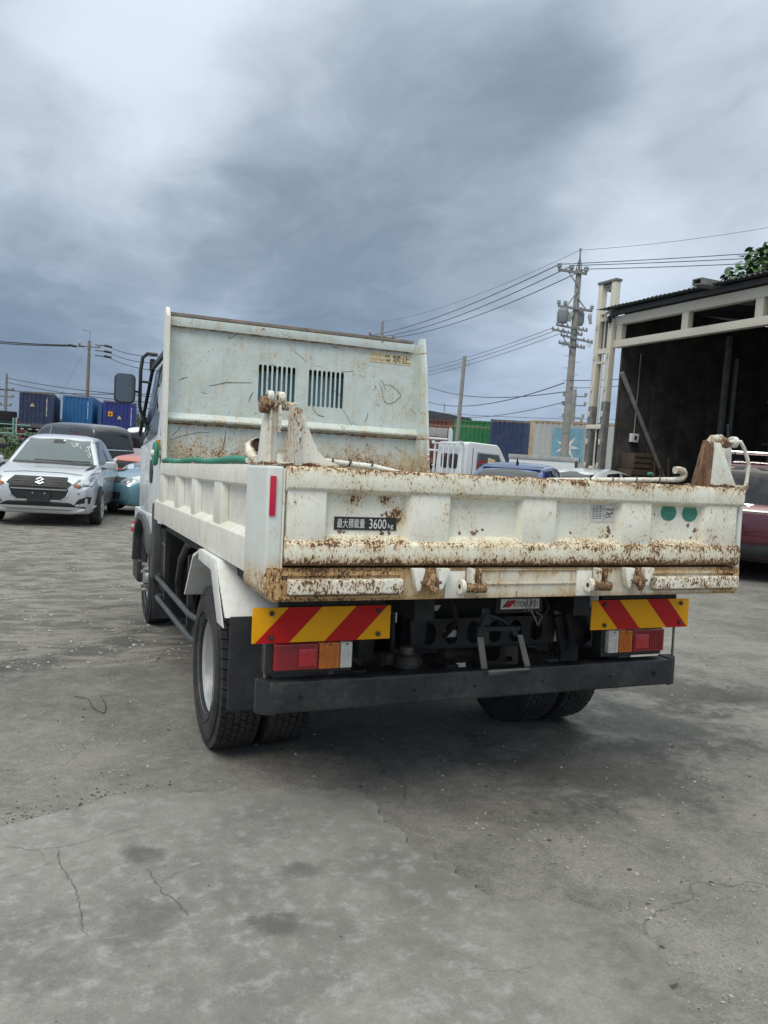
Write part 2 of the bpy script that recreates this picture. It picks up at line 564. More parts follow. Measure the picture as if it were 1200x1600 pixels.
M['orange'] = plain('amber_marker_lamp', (.50, .20, .03), .25, var=.1)
M['whitecab'] = plain('white_cab_paint', (.66, .69, .70), .3, var=.02, scale=1.5, coat=.4)
M['print'] = plain('black_print', (.02, .02, .022), .6, var=.15)
M['plate'] = plain('black_label_plate', (.02, .022, .026), .5, var=.2)
M['letter'] = plain('white_lettering', (.72, .71, .66), .6, var=.15, scale=40)
M['paper'] = plain('faded_paper_label', (.60, .58, .54), .7, var=.08)
M['looseWire'] = plain('dull_bare_wire', (.22, .20, .13), .6, var=.2)
M['tan'] = plain('yellowed_label', (.66, .55, .33), .65, var=.15, scale=30)
M['dot'] = plain('green_sticker', (.035, .20, .135), .5, var=.2, scale=25)
M['scrib'] = plain('dark_scratch_lines', (.12, .10, .085), .8, var=.3, scale=30)
M['tail'] = rusty('tailgate_paint', (.82, .815, .725), rust=.30, scratch=0.12, streak=.25, warm=.25, blooms=((-.63, 1.27, .05, 1.6), (-.8, 1.345, .05, 1.2), (-.68, 1.345, .05, 1.2), (.33, 1.2, .05, .8)))
M['toprail'] = rusty('tailgate_top_rail_paint', (.81, .80, .69), rust=0.43, lines=((1.443, .04, 1.0),), edges=((1.442, .005),), scratch=0.06, streak=.3, warm=.42)
M['lowrail'] = rusty('tailgate_bottom_rail_paint', (.81, .79, .66), rust=0.52, lines=((1.172, .03, .6), (1.09, .045, 1.25)), edges=((1.090, .0045),), scratch=0.05, streak=.5, warm=.5)
M['frame'] = rusty('rear_frame_paint', (.70, .66, .55), rust=.26, chipk=.5, lines=((1.08, .05, 1.2), (.957, .03, .8)), scratch=.04, streak=1.25, warm=.5, stain=(.52, .36, .16), blooms=((-.95, 1.02, .55, 1.7), (1.02, 1.0, .14, 1.5), (-.45, 1.02, .14, 1.0)))
M['pad'] = rusty('guard_pad_paint', (.78, .78, .70), rust=0.74, scratch=0.12, streak=.35, warm=.35)
M['side'] = rusty('bed_side_paint', (.79, .785, .73), rust=.12, scratch=0.1, streak=.34, warm=.3)
M['post'] = rusty('corner_post_paint', (.70, .735, .72), rust=.02, chipk=.7, scratch=0.05, streak=.2, warm=.12, blooms=((-1.085, 1.02, .10, 1.7), (-1.09, .965, .10, 1.6)))
M['head'] = rusty('headboard_paint', (.61, .685, .67), rust=.20, lines=((1.765, .05, .8), (1.45, .34, 1.3)), edges=((1.752, .004), (2.486, .002)), scratch=0.5, streak=.45, warm=.34)
M['arm'] = rusty('hinge_arm_paint', (.79, .785, .72), rust=0.34, scratch=0.06, streak=.3, warm=.3, edges=((1.445, .006), (1.648, .008)))
M['pipe'] = rusty('white_pipe_paint', (.75, .75, .69), rust=.46, scratch=0.05, streak=.2, warm=.4)
M['guard'] = rusty('mudguard_paint', (.75, .77, .77), rust=.16, scratch=0.08, streak=.5, warm=.2)
M['armrust'] = rusty('hinge_arm_side_paint', (.60, .60, .56), rust=.7, scratch=0.05, streak=.6, warm=.6)
M['rustlight'] = rusty('orange_rust', (.30, .19, .11), rust=1.0, scratch=0, streak=.5, warm=.6, rough=.8)
M['bar'] = plain('bumper_black_paint', (.014, .016, .019), .5, var=.35, dust=.14, scale=4, bmp=.12)
M['hole'] = plain('bolt_hole_black', (.008, .008, .008), .9)  # flat black for discs set on the bar in place of open holes
M['barlight'] = plain('grey_black_tube', (.05, .053, .06), .4, var=.2, dust=.2)
M['plasticgrey'] = plain('grey_black_plastic', (.06, .063, .068), .5, var=.2, dust=.2)
M['dotprint'] = plain('pale_green_print', (.10, .34, .23), .6, var=.2)
M['chromepaint'] = plain('pale_silver_trim', (.66, .68, .70), .2, .5, var=.05, coat=.6)
M['taillight'] = plain('dull_red_tail_light', (.30, .03, .05), .15, var=.2, coat=.6)
M['glassgrey'] = plain('grey_rear_glass', (.035, .037, .042), .15, var=.1, spec=.3)
M['galvlight'] = plain('pale_weathered_board', (.34, .34, .33), .7, var=.3, scale=9)
M['cnavy2'] = rusty('dark_blue_container_paint', (.014, .04, .115), rust=.12, lines=((2.8, .12, .8), (.2, .25, .6)), scratch=.1, streak=.08, warm=.03, rough=.5)
M['crate'] = plain('brown_crate_wood', (.065, .046, .03), .85, var=.35, scale=4)
M['cgreendark'] = plain('dark_green_stripe', (.02, .06, .05), .6)
M['farhill'] = plain('far_hill_scrub', (.06, .075, .07), .95, var=.3, scale=.02)
M['guardtop'] = plain('dusty_brown_edge', (.20, .165, .14), .8, var=.4, scale=9)
M['darktail'] = plain('dark_tail_light', (.05, .012, .016), .15, var=.2, coat=.6)
M['grimerust'] = rusty('rust_and_grease', (.20, .16, .13), rust=1.0, scratch=0, streak=.5, warm=.3, rough=.7)

# ------------------------------------------------------------------ ground
def gz(x, y):
    """height of the yard: it dips slightly under the truck and levels out beyond"""
    yy = max(-5.0, min(y, 12.0))
    plane = .0083 * max(-4, min(x, 4)) - .0344 * yy
    far = -.05 + .05 * sstep(3, 8, x) + .12 * sstep(16, 40, y)
    t = max(sstep(5.2, 9.5, y), sstep(2.6, 6.5, x))
    z = plane * (1 - t) + far * t
    a = .5 + .5 * sstep(2.5, 4, y)
    z += a * (.006 * math.sin(1.7 * x + .6) * math.sin(1.3 * y + 1.1) + .004 * math.sin(3.1 * x - 2.2 * y))
    return z


def sheet(name, xs, ys, material, lift=0.0, fz=gz):
    vs_ = [(x, y, fz(x, y) + lift) for y in ys for x in xs]
    n = len(xs)
    fs = [(j * n + i, j * n + i + 1, (j + 1) * n + i + 1, (j + 1) * n + i) for j in range(len(ys) - 1) for i in range(n - 1)]
    mb = MB()
    mb.v, mb.f = vs_, fs
    return mb.build(name, material, smooth=180)


def spread(a, b, near0, near1, step, grow=1.35):
    out = list(np.arange(near0, near1 + 1e-6, step))
    s, q = step, near1
    while q < b:
        s *= grow
        q += s
        out.append(min(q, b))
    s, q = step, near0
    while q > a:
        s *= grow
        q -= s
        out.insert(0, max(q, a))
    return out


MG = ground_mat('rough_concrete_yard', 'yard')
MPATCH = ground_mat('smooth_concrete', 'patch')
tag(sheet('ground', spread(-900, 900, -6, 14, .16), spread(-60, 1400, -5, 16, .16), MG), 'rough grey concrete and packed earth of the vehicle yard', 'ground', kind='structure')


def smooth_loop(pts, step=.035, jit=.022, closed=True):
    out = []
    n = len(pts)
    for i in range(n):
        p0, p1, p2, p3 = [Vector((*pts[(i + k - 1) % n], 0)) for k in range(4)]
        m = max(2, int((p2 - p1).length / step))
        for k in range(m):
            t = k / m
            q = .5 * ((2 * p1) + (p2 - p0) * t + (2 * p0 - 5 * p1 + 4 * p2 - p3) * t * t + (3 * p1 - p0 - 3 * p2 + p3) * t ** 3)
            out.append((q.x + random.uniform(-jit, jit), q.y + random.uniform(-jit, jit)))
    return out


def filled(loop, step, fz):
    """flat outline filled with a grid of points lying on fz"""
    n = len(loop)
    xs = [p[0] for p in loop]; ys = [p[1] for p in loop]
    def inside(px, py):
        c = False
        j = n - 1
        for i in range(n):
            if (loop[i][1] > py) != (loop[j][1] > py) and px < (loop[j][0] - loop[i][0]) * (py - loop[i][1]) / (loop[j][1] - loop[i][1]) + loop[i][0]:
                c = not c
            j = i
        return c
    pts = [Vector(p) for p in loop]
    for px in np.arange(min(xs) + step / 2, max(xs), step):
        for py in np.arange(min(ys) + step / 2, max(ys), step):
            if inside(px, py):
                pts.append(Vector((px, py)))
    r = delaunay_2d_cdt(pts, [(i, (i + 1) % n) for i in range(n)], [list(range(n))], 1, 1e-5)
    return [(v.x, v.y, fz(v.x, v.y)) for v in r[0]], [tuple(f) for f in r[2]]


edge = smooth_loop([(-3.4, .15), (-2.6, .42), (-1.98, .60), (-1.72, .70), (-1.5, .79), (-1.2, .74), (-.9, .66), (-.56, .56), (-.53, .34), (-.53, .13), (-.51, -.03), (-.46, -.17), (-.44, -.36), (-.40, -.47),
                    (-.24, -.51), (-.12, -.62), (-.06, -.78), (-.13, -.95), (-.21, -1.15), (-.25, -1.6), (.1, -2.4), (0, -4.2), (-3.6, -4.2), (-3.9, -1.5)])
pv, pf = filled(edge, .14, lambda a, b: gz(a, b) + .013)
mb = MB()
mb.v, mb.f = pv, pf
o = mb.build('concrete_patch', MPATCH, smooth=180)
rim_ = MB()
n_ = len(edge)
for i in range(n_):
    (ax, ay), (bx, by) = edge[i], edge[(i + 1) % n_]
    rim_.add([(ax, ay, gz(ax, ay) + .013), (bx, by, gz(bx, by) + .013), (bx, by, gz(bx, by) - .03), (ax, ay, gz(ax, ay) - .03)], [(0, 1, 2, 3)])
rim_.build('broken_edge', MPATCH, o, smooth=0)
tag(o, 'smoother pale concrete patch with cracks and an uneven broken edge behind the truck', 'concrete patch', kind='structure')

# open cracks: narrow dark strips of uneven width with chipped sides
MCR = plain('crack_dirt', (.085, .081, .075), .95, var=.3)
crk = MB()
def crack(pts, w, lift=.0165):
    path = []
    for (ax, ay), (bx, by) in zip(pts, pts[1:]):
        m = max(2, int(math.hypot(bx - ax, by - ay) / .018))
        for k in range(m):
            t = k / m
            path.append((ax + (bx - ax) * t + random.uniform(-.006, .006), ay + (by - ay) * t + random.uniform(-.006, .006)))
    path.append(pts[-1])
    L_, R__ = [], []
    for i, (px, py) in enumerate(path):
        q0, q1 = path[max(0, i - 1)], path[min(len(path) - 1, i + 1)]
        d = Vector((q1[0] - q0[0], q1[1] - q0[1])).normalized()
        ww = w * random.uniform(.25, 1.0) * (.35 if i in (0, len(path) - 1) else 1)
        nx, ny = -d.y * ww, d.x * ww
        L_.append((px + nx, py + ny, gz(px, py) + lift))
        R__.append((px - nx, py - ny, gz(px, py) + lift))
    n = len(path)
    crk.add(L_ + R__, [(i, i + 1, n + i + 1, n + i) for i in range(n - 1)])
crack([(-1.77, .35), (-1.775, .26), (-1.75, .16), (-1.72, .05), (-1.715, -.09), (-1.71, -.2), (-1.69, -.25)], .0017)
crack([(-1.95, .44), (-1.87, .375), (-1.78, .36), (-1.65, .40), (-1.52, .44), (-1.42, .50)], .0012)
crack([(-1.775, .26), (-1.86, .22), (-1.99, .17)], .0010)
crack([(-1.49, .12), (-1.46, -.05), (-1.42, -.14), (-1.40, -.23)], .0015)
crack([(-1.46, .0), (-1.38, .06), (-1.30, .09)], .0009)
crack([(-.3, .9), (-.33, .72), (-.30, .55), (-.36, .42)], .003, .004)
o = crk.build('ground_cracks', MCR, smooth=0, kind='stuff')
tag(o, 'thin dark branching cracks in the pale concrete', 'cracks')

# loose stones and crumbs
def scatter(name, n, fxy, size, material, label, lift=0):
    rng = random.Random(n)
    mb = MB()
    for _ in range(n):
        x, y = fxy(rng)
        s = size(rng)
        z = gz(x, y) + lift
        a = rng.uniform(0, PI)
        c, sn = math.cos(a), math.sin(a)
        P = []
        for dx, dy, dz in ((1, 0, .25), (0, .8, .3), (-.9, .1, .25), (.1, -.85, .2), (.1, .05, .75), (.5, .5, .5)):
            dx *= s * rng.uniform(.7, 1.2); dy *= s * rng.uniform(.6, 1.1); dz *= s * rng.uniform(.6, 1.2)
            P.append((x + dx * c - dy * sn, y + dx * sn + dy * c, z + dz - .1 * s))
        mb.add(P, [(0, 5, 4), (5, 1, 4), (1, 2, 4), (2, 3, 4), (3, 0, 4), (0, 1, 5)])
    return tag(mb.build(name, material, smooth=0, kind='stuff'), label, 'stones')

MS1 = plain('pale_stone_chips', (.30, .285, .26), .9, var=.45, scale=3)
MS2 = plain('dark_crumbs', (.065, .06, .055), .95, var=.4, scale=3)
def yard_xy(r):
    while True:
        d = 1.6 + 12 * r.random() ** 1.5
        a = r.uniform(-.62, 1.08)
        x, y = -1.83 + d * math.sin(a), -2.6 + d * math.cos(a)
        if not (x < -.2 and y < .55):
            return x, y
scatter('gravel', 5200, yard_xy, lambda r: .003 + .011 * r.random() ** 3, MS1, 'small pale stone chips strewn over the rough yard surface')
scatter('gravel', 1500, yard_xy, lambda r: .003 + .012 * r.random() ** 4, MS2, 'dark crumbs of dirt and rubber strewn over the yard')
def near_xy(r):
    while True:
        d = 1.7 + 4.5 * r.random() ** 1.1
        a = r.uniform(-.62, 1.08)
        x, y = -1.83 + d * math.sin(a), -2.6 + d * math.cos(a)
        if not (x < -.35 and y < .5) or r.random() < .10:
            return x, y
scatter('gravel', 3600, near_xy, lambda r: .0015 + .0055 * r.random() ** 2.5, MS1, 'fine pale grit on the rough concrete near the camera', .008)
scatter('gravel', 1200, near_xy, lambda r: .0015 + .005 * r.random() ** 2.5, MS2, 'fine dark grit on the rough concrete near the camera', .008)
scatter('gravel', 160, lambda r: (r.uniform(-2.6, -.3), r.uniform(-1.4, .6)), lambda r: .0015 + .0045 * r.random() ** 2, MS2, 'few tiny dark crumbs on the pale concrete patch', .012)
def heap_xy(r):
    k = r.choice([(-1.95, .66), (-1.75, .78), (-1.55, .86), (-1.9, .70), (-1.3, 4.3), (-1.5, 3.9), (-1.15, 4.7), (-1.9, 3.3)])
    return k[0] + r.gauss(0, .12), k[1] + r.gauss(0, .05 if k[1] < 2 else .25)
scatter('gravel', 420, heap_xy, lambda r: .002 + .009 * r.random() ** 3, MS2, 'dark clods along the broken concrete edge and in the wheel track')
def earth_xy(r):
    return r.uniform(-3.2, .2), 3.1 + 9 * r.random() ** 1.3
scatter('gravel', 2600, earth_xy, lambda r: .006 + .022 * r.random() ** 3, MS1, 'pale stones in the packed earth left of the truck')

wire = MB()
wp_ = [(-1.68, 2.34), (-1.64, 2.30), (-1.60, 2.26), (-1.595, 2.18), (-1.585, 2.08), (-1.56, 2.01), (-1.535, 1.985), (-1.52, 2.04), (-1.515, 2.12), (-1.52, 2.2), (-1.53, 2.28), (-1.535, 2.34)]
wire.tube([(a, b, gz(a, b) + .008 + .004 * math.sin(i * 1.7)) for i, (a, b) in enumerate(wp_)], .0022, 6)
tag(wire.build('bent_wire', M['grime']), 'thin bent piece of wire lying on the concrete left of the rear wheel', 'wire')

# ------------------------------------------------------------------ dump truck (built in its own axes: x right, y towards the cab, z up)
TR = bpy.data.objects.new('dump_truck', None)
COL.objects.link(TR)
TR.matrix_world = Matrix(((.9999654, 0, -.0083205), (.0002864, .9994073, .0344226), (.0083155, -.0344238, .9993727))).to_4x4()
tag(TR, 'white rusty dump truck seen from behind with its tailgate closed', 'dump truck')


def part(name, mb, m, parent=None, **kw):
    return mb.build(name, m, parent or TR, **kw)

# bed ------------------------------------------------------------
part('bed_floor', MB().box(-1.06, 1.06, .1, 3.52, 1.06, 1.1), M['grime'])
for s in (-1, 1):
    w = part('side_wall', MB().box(*sorted((s * 1.03, s * 1.055)), .36, 3.5, 1.02, 1.40), M['side'])
    part('top_rail', MB().prism([(s * a, b) for a, b in ((1.02, 1.442), (1.092, 1.442), (1.095, 1.36), (1.055, 1.345), (1.02, 1.36))], 'xz', .362, 3.5), M['side'], w, bevel=.006)
    part('bottom_rail', MB().prism([(s * a, b) for a, b in ((1.056, 1.175), (1.098, 1.145), (1.098, 1.003), (1.03, 1.003), (1.03, 1.15))], 'xz', .362, 3.72), M['side'], w, bevel=.005)
    for y0, y1 in ((3.30, 3.498), (2.50, 2.66), (1.84, 1.98), (1.10, 1.27)):
        part('rib', MB().prism([(s * 1.056, y0 - .03), (s * 1.09, y0), (s * 1.09, y1), (s * 1.056, y1 + .03)], 'xy', 1.145, 1.36), M['side'], w, bevel=.004)
# corner posts
for s in (-1, 1):
    q = part('corner_post', MB().prism([(s * 1.075, .955), (s * 1.112, .957), (s * 1.135, .99), (s * 1.135, 1.438), (s * 1.075, 1.438)] if s < 0 else
                                       [(1.075, .955), (1.10, .957), (1.10, 1.438), (1.075, 1.438)], 'xz', .03, .36), M['post'], bevel=.012, seg=3)
    part('post_cap', MB().box(*sorted((s * 1.045, s * 1.13)), .035, .355, 1.4385, 1.452), M['arm'], q, bevel=.003)
    if s < 0:
        rp = MB()
        rp.box(-1.127, -1.105, .022, .028, 1.262, 1.402)
        part('reflector_strip', rp, M['redstrip'], q, bevel=.002)
        part('weld_seam', MB().box(-1.079, -1.073, .024, .031, .98, 1.43), M['arm'], q)

# headboard with its two groups of slots
def slot(x0, x1, z0, z1):
    r = (x1 - x0) / 2
    xc = (x0 + x1) / 2
    return [(xc + r * math.cos(a), z1 - r + r * math.sin(a)) for a in [k * PI / 6 for k in range(7)]] + \
           [(xc + r * math.cos(a), z0 + r + r * math.sin(a)) for a in [PI + k * PI / 6 for k in range(7)]]
holes = [slot(-.349 + k * .0395, -.349 + k * .0395 + .0255, 1.97, 2.267) for k in range(8)] + [slot(.068 + k * .0395, .068 + k * .0395 + .0255, 1.965, 2.265) for k in range(8)]
hb = part('headboard', MB().holed([(-1.05, 1.08), (1.06, 1.08), (1.06, 2.56), (-1.05, 2.56)], holes, 'xz', 3.55, 3.556), M['head'], smooth=30)
part('top_lip', MB().prism([(3.549, 2.482), (3.515, 2.488), (3.51, 2.556), (3.549, 2.562)], 'yz', -1.052, .985), M['head'], hb, bevel=.004)
part('cab_guard', MB().box(-1.05, .985, 3.53, 3.80, 2.566, 2.592), M['guardtop'], hb, bevel=.004)
part('ledge', MB().prism([(3.549, 1.838), (3.495, 1.792), (3.497, 1.775), (3.549, 1.752)], 'yz', -1.05, 1.055), M['head'], hb, bevel=.005)
part('left_flange', MB().prism([(3.42, 1.1), (3.47, 2.55), (3.53, 2.625), (3.62, 2.625), (3.62, 1.1)], 'yz', -1.082, -1.053), M['side'], hb, bevel=.003)
part('right_flange', MB().prism([(3.26, 1.1), (3.30, 1.5), (3.43, 2.3), (3.50, 2.612), (3.56, 2.624), (3.62, 2.61), (3.62, 1.1)], 'yz', 1.063, 1.085), M['head'], hb, bevel=.003)
part('flange_fillet', MB().prism([(3.549, 1.1), (3.549, 2.56), (3.50, 2.56), (3.36, 1.1)], 'yz', 1.045, 1.0625), M['head'], hb)
st = part('warning_sticker', MB().box(.594, .974, 3.5465, 3.549, 2.382, 2.462), M['tan'])
tx = MB()
put_text(tx, 'tar1', .605, 2.428, .17, .024, lambda a, b: (a, 3.5455, b))
put_text(tx, 'tar2', .602, 2.392, .18, .024, lambda a, b: (a, 3.5455, b))
put_text(tx, 'ban', .80, 2.39, .165, .066, lambda a, b: (a, 3.5455, b))
part('lettering', tx, M['print'], st, smooth=0)
# hand drawn outline and bold scrapes on the headboard
sc = MB()
def scr(pts, r=.0022):
    n = len(pts)
    sc.tube([(a, 3.5488, b) for a, b in pts], [r * (.35 + .75 * math.sin(PI * (i + .4) / n)) * (1 if n > 8 else random.uniform(.5, 1.0)) for i in range(n)], 4)
scr([(.70, 2.225), (.712, 2.236), (.716, 2.23), (.735, 2.19), (.752, 2.155), (.76, 2.14)])
scr([(.70, 2.225), (.698, 2.20), (.715, 2.16), (.73, 2.10), (.745, 2.055), (.775, 2.04), (.81, 2.045), (.845, 2.06), (.86, 2.085), (.885, 2.10), (.895, 2.125), (.87, 2.15), (.83, 2.18), (.79, 2.197), (.75, 2.20), (.735, 2.196)])
part('scrawl', sc, M['scrib'], hb, smooth=0)
sc = MB()
scr([(-.74, 2.06), (-.68, 2.075), (-.6, 2.10), (-.52, 2.105), (-.45, 2.11), (-.40, 2.115)], .003)
scr([(-.60, 2.44), (-.55, 2.47), (-.50, 2.50)], .003)
scr([(-1.02, 1.62), (-.93, 1.66), (-.82, 1.69), (-.72, 1.70)], .003)
scr([(-1.0, 1.66), (-.96, 1.70), (-.94, 1.74)], .0025)
scr([(.11, 1.96), (.125, 1.93), (.16, 1.90), (.20, 1.89), (.215, 1.895)], .004)
scr([(.37, 1.965), (.42, 1.90), (.45, 1.85), (.46, 1.83)], .0025)
scr([(-.97, 2.08), (-.94, 2.10), (-.90, 2.115)], .003)
scr([(-.42, 1.96), (-.41, 2.0), (-.39, 2.04)], .0035)
scr([(-.62, 1.56), (-.60, 1.64), (-.595, 1.72)], .004)
scr([(.34, 2.27), (.42, 2.28), (.45, 2.29)], .003)
scr([(.62, 1.58), (.65, 1.53), (.66, 1.50)], .004)
scr([(.60, 1.95), (.59, 1.90), (.575, 1.87)], .003)
scr([(-.10, 2.42), (-.02, 2.37), (.05, 2.32)], .002)
part('scrapes', sc, M['scrib'], hb, smooth=0, kind='stuff')

# tailgate ------------------------------------------------------------
tg = part('tailgate', MB().box(-1.062, 1.052, .046, .056, 1.09, 1.40), M['tail'])
part('top_rail', MB().prism([(.06, 1.441), (.008, 1.441), (0, 1.433), (-.003, 1.40), (0, 1.364), (.008, 1.357), (.045, 1.342), (.085, 1.342), (.085, 1.436)], 'yz', -1.07, 1.07), M['toprail'], tg, bevel=.004)
part('bottom_rail', MB().prism([(.045, 1.198), (.004, 1.174), (-.004, 1.164), (-.006, 1.13), (-.002, 1.098), (.01, 1.088), (.06, 1.082), (.085, 1.082), (.085, 1.198)], 'yz', -1.068, 1.06), M['lowrail'], tg, bevel=.004)
for x0, x1 in ((-1.064, -.923), (-.586, -.425), (-.094, .061), (.396, .549), (.859, 1.041)):
    dl = .018 if x0 > -1 else .0
    part('rib', MB().prism([(x0 - dl, .0455), (x0, .012), (x1, .012), (x1 + (.018 if x1 < 1 else 0), .0455)], 'xy', 1.172, 1.362), M['tail'], tg, bevel=.003)
lp = part('load_plate', MB().box(-.879, -.632, .0425, .0455, 1.216, 1.264), M['plate'])
tx = MB()
fy = lambda a, b: (a, .0415, b)
put_text(tx, 'load', -.868, 1.223, .108, .034, fy)
put_text(tx, 'kilos', -.742, 1.222, .068, .036, fy)
put_text(tx, 'kg', -.667, 1.2205, .022, .022, fy)
part('lettering', tx, M['letter'], lp, smooth=0)
cl_ = part('caution_label', MB().box(.257, .388, .0435, .0455, 1.268, 1.343), M['paper'])
tx = MB()
put_text(tx, 'notice', .266, 1.328, .045, .010, lambda a, b: (a, .0427, b))
for r in range(6):
    for k in range(3):
        x0 = .264 + k * .018
        tx.box(x0, x0 + random.uniform(.006, .016), .0427, .0433, 1.319 - r * .0075, 1.3215 - r * .0075)
for pts in ([(.33, 1.318), (.345, 1.322), (.36, 1.318), (.375, 1.322)], [(.328, 1.295), (.34, 1.302), (.355, 1.298), (.37, 1.306)], [(.33, 1.285), (.35, 1.292), (.362, 1.289)], [(.335, 1.31), (.35, 1.303), (.37, 1.312)]):
    tx.tube([(a, .043, b) for a, b in pts], .0016, 4)
tx.box(.257, .388, .0427, .0433, 1.3245, 1.3255)
tx.box(.3215, .3225, .0427, .0433, 1.268, 1.343)
part('print', tx, M['print'], cl_, smooth=0)
for cx, cz in ((.674, 1.318), (.795, 1.316)):
    pp = [(cx + .043 * math.cos(a), cz + .037 * math.sin(a)) for a in [k * PI / 10 for k in range(20)]]
    d_ = part('green_sticker', MB().prism(pp, 'xz', .0435, .0455), M['dot'])
    tx = MB()
    if cx < .7:
        for k in range(7):
            tx.box(cx - .029 + k * .0085, cx - .0245 + k * .0085, .0427, .0433, cz - .006, cz + .002)
    else:
        tx.box(cx - .016, cx + .008, .0427, .0433, cz + .020, cz + .029)
        for k in range(5):
            tx.box(cx - .02 + k * .008, cx - .015 + k * .008, .0427, .0433, cz - .022, cz - .018)
    part('print', tx, M['dotprint'], d_, smooth=0)
# rust chips standing on the tailgate skin
ch = MB()
rng = random.Random(3)
def blotch(cx, cz, r, y=.0446):
    n = 11
    ph = rng.uniform(0, 6)
    pts = [(cx + r * (1 + .45 * math.sin(3 * a + ph) + rng.uniform(-.3, .3)) * math.cos(a), cz + r * (1 + .4 * math.cos(2 * a + ph) + rng.uniform(-.3, .3)) * math.sin(a)) for a in [2 * PI * k / n for k in range(n)]]
    ch.prism(pts, 'xz', y, .0462)
for cx, cz, r in ((-.668, 1.268, .010), (-.675, 1.28, .006), (-.662, 1.257, .008), (-.69, 1.274, .006), (-.83, 1.352, .008), (-.81, 1.354, .010), (-.79, 1.353, .009), (-.70, 1.350, .010), (-.685, 1.351, .011), (-.855, 1.208, .008),
                  (-.84, 1.207, .006), (-.69, 1.207, .009), (-.66, 1.208, .006), (.355, 1.235, .009), (.35, 1.246, .006), (.36, 1.222, .005), (.35, 1.21, .006), (.79, 1.263, .008), (.81, 1.208, .006), (-.30, 1.21, .010), (-.285, 1.22, .006), (-.26, 1.225, .006), (-.36, 1.212, .006),
                  (.385, 1.21, .008), (.83, 1.24, .008), (-.565, 1.23, .006), (.16, 1.22, .007)):
    blotch(cx, cz, r)
part('rust_spots', ch, M['rust'], tg, smooth=0, kind='stuff')

# hinge arms on the tailgate and the posts they hang from
def gusset(name, pts, y0, y1, m, par, **kw):
    return part(name, MB().prism(pts, 'xz', y0, y1), m, par, **kw)
al = part('hinge_arm', MB().prism([(.045, 1.441), (.045, 1.60), (.06, 1.655), (.10, 1.655), (.11, 1.60), (.125, 1.441)], 'yz', -1.048, -1.037), M['armrust'])
gusset('gusset', [(-1.035, 1.4415), (-1.035, 1.645), (-1.015, 1.642), (-.995, 1.59), (-.968, 1.53), (-.94, 1.487), (-.915, 1.466), (-.88, 1.455), (-.85, 1.4415)], .045, .055, M['arm'], al, bevel=.002)
part('pivot', MB().cyl((-1.14, .17, 1.664), (-1.0, .17, 1.658), .017, 14), M['armrust'], al, bevel=.004)
part('pivot_nut', MB().cyl((-1.14, .165, 1.658), (-1.105, .165, 1.658), .031, 8), M['grimerust'], al, bevel=.003)
part('pivot_collar', MB().lathe([(.012, -.011), (.025, -.011), (.025, .011), (.012, .011)], 12, 'x', (-1.065, .165, 1.685)), M['pipe'], al)
part('pivot_collar', MB().lathe([(.012, -.011), (.023, -.011), (.023, .011), (.012, .011)], 12, 'x', (-1.105, .165, 1.688)), M['pipe'], al)
pl_ = part('hinge_post', MB().prism([(-1.128, 1.452), (-1.112, 1.645), (-1.072, 1.645), (-1.072, 1.452)], 'xz', .17, .235), M['side'], bevel=.004)
part('web', MB().box(-1.105, -1.098, .15, .169, 1.4525, 1.64), M['arm'], pl_)
part('chain_plate', MB().box(-1.074, -1.064, .14, .168, 1.56, 1.66), M['pipe'], pl_, bevel=.003)
part('edge_weld', MB().prism([(-1.036, 1.443), (-1.05, 1.64), (-1.03, 1.646), (-1.012, 1.60), (-1.02, 1.52), (-1.012, 1.443)], 'xz', .035, .044), M['armrust'], al)
part('locating_peg', MB().cyl((-1.085, .06, 1.452), (-1.085, .06, 1.482), .013, 10), M['pipe'])
ar = part('hinge_arm', MB().prism([(.03, 1.4415), (.03, 1.62), (.06, 1.65), (.09, 1.65), (.15, 1.4415)], 'yz', .889, .897), M['rust'])
gusset('gusset', [(.888, 1.4415), (.896, 1.60), (.892, 1.636), (.90, 1.645), (.922, 1.645), (.945, 1.60), (.99, 1.52), (1.03, 1.455), (1.034, 1.4415)], .02, .03, M['arm'], ar, bevel=.002)
gusset('gusset', [(.828, 1.4415), (.889, 1.4415), (.889, 1.63), (.882, 1.62), (.868, 1.53), (.850, 1.48)], .07, .078, M['rust'], ar)
part('hinge_post', MB().prism([(1.052, 1.4525), (1.055, 1.625), (1.088, 1.625), (1.098, 1.4525)], 'xz', .11, .14), M['side'], bevel=.004)
part('pivot', MB().tube([(.893, .06, 1.638), (.905, .05, 1.65), (.95, .05, 1.656), (.985, .06, 1.648)], [.014, .023, .022, .012], 12), M['armrust'], ar)
part('pivot_nut', MB().cyl((.935, .032, 1.648), (1.01, .07, 1.640), .024, 8), M['grimerust'], ar, bevel=.003)
part('pivot_collar', MB().lathe([(.012, -.012), (.026, -.012), (.026, .012), (.012, .012)], 12, 'x', (1.04, .06, 1.648)), M['pipe'], ar)
# bent release rod at the right end
part('release_rod', MB().tube([(.99, .05, 1.648), (1.04, .05, 1.648), (1.075, .05, 1.652), (1.098, .05, 1.625), (1.125, .05, 1.575), (1.135, .05, 1.545), (1.128, .05, 1.47), (1.115, .05, 1.42)], .0085, 10), M['pipe'])
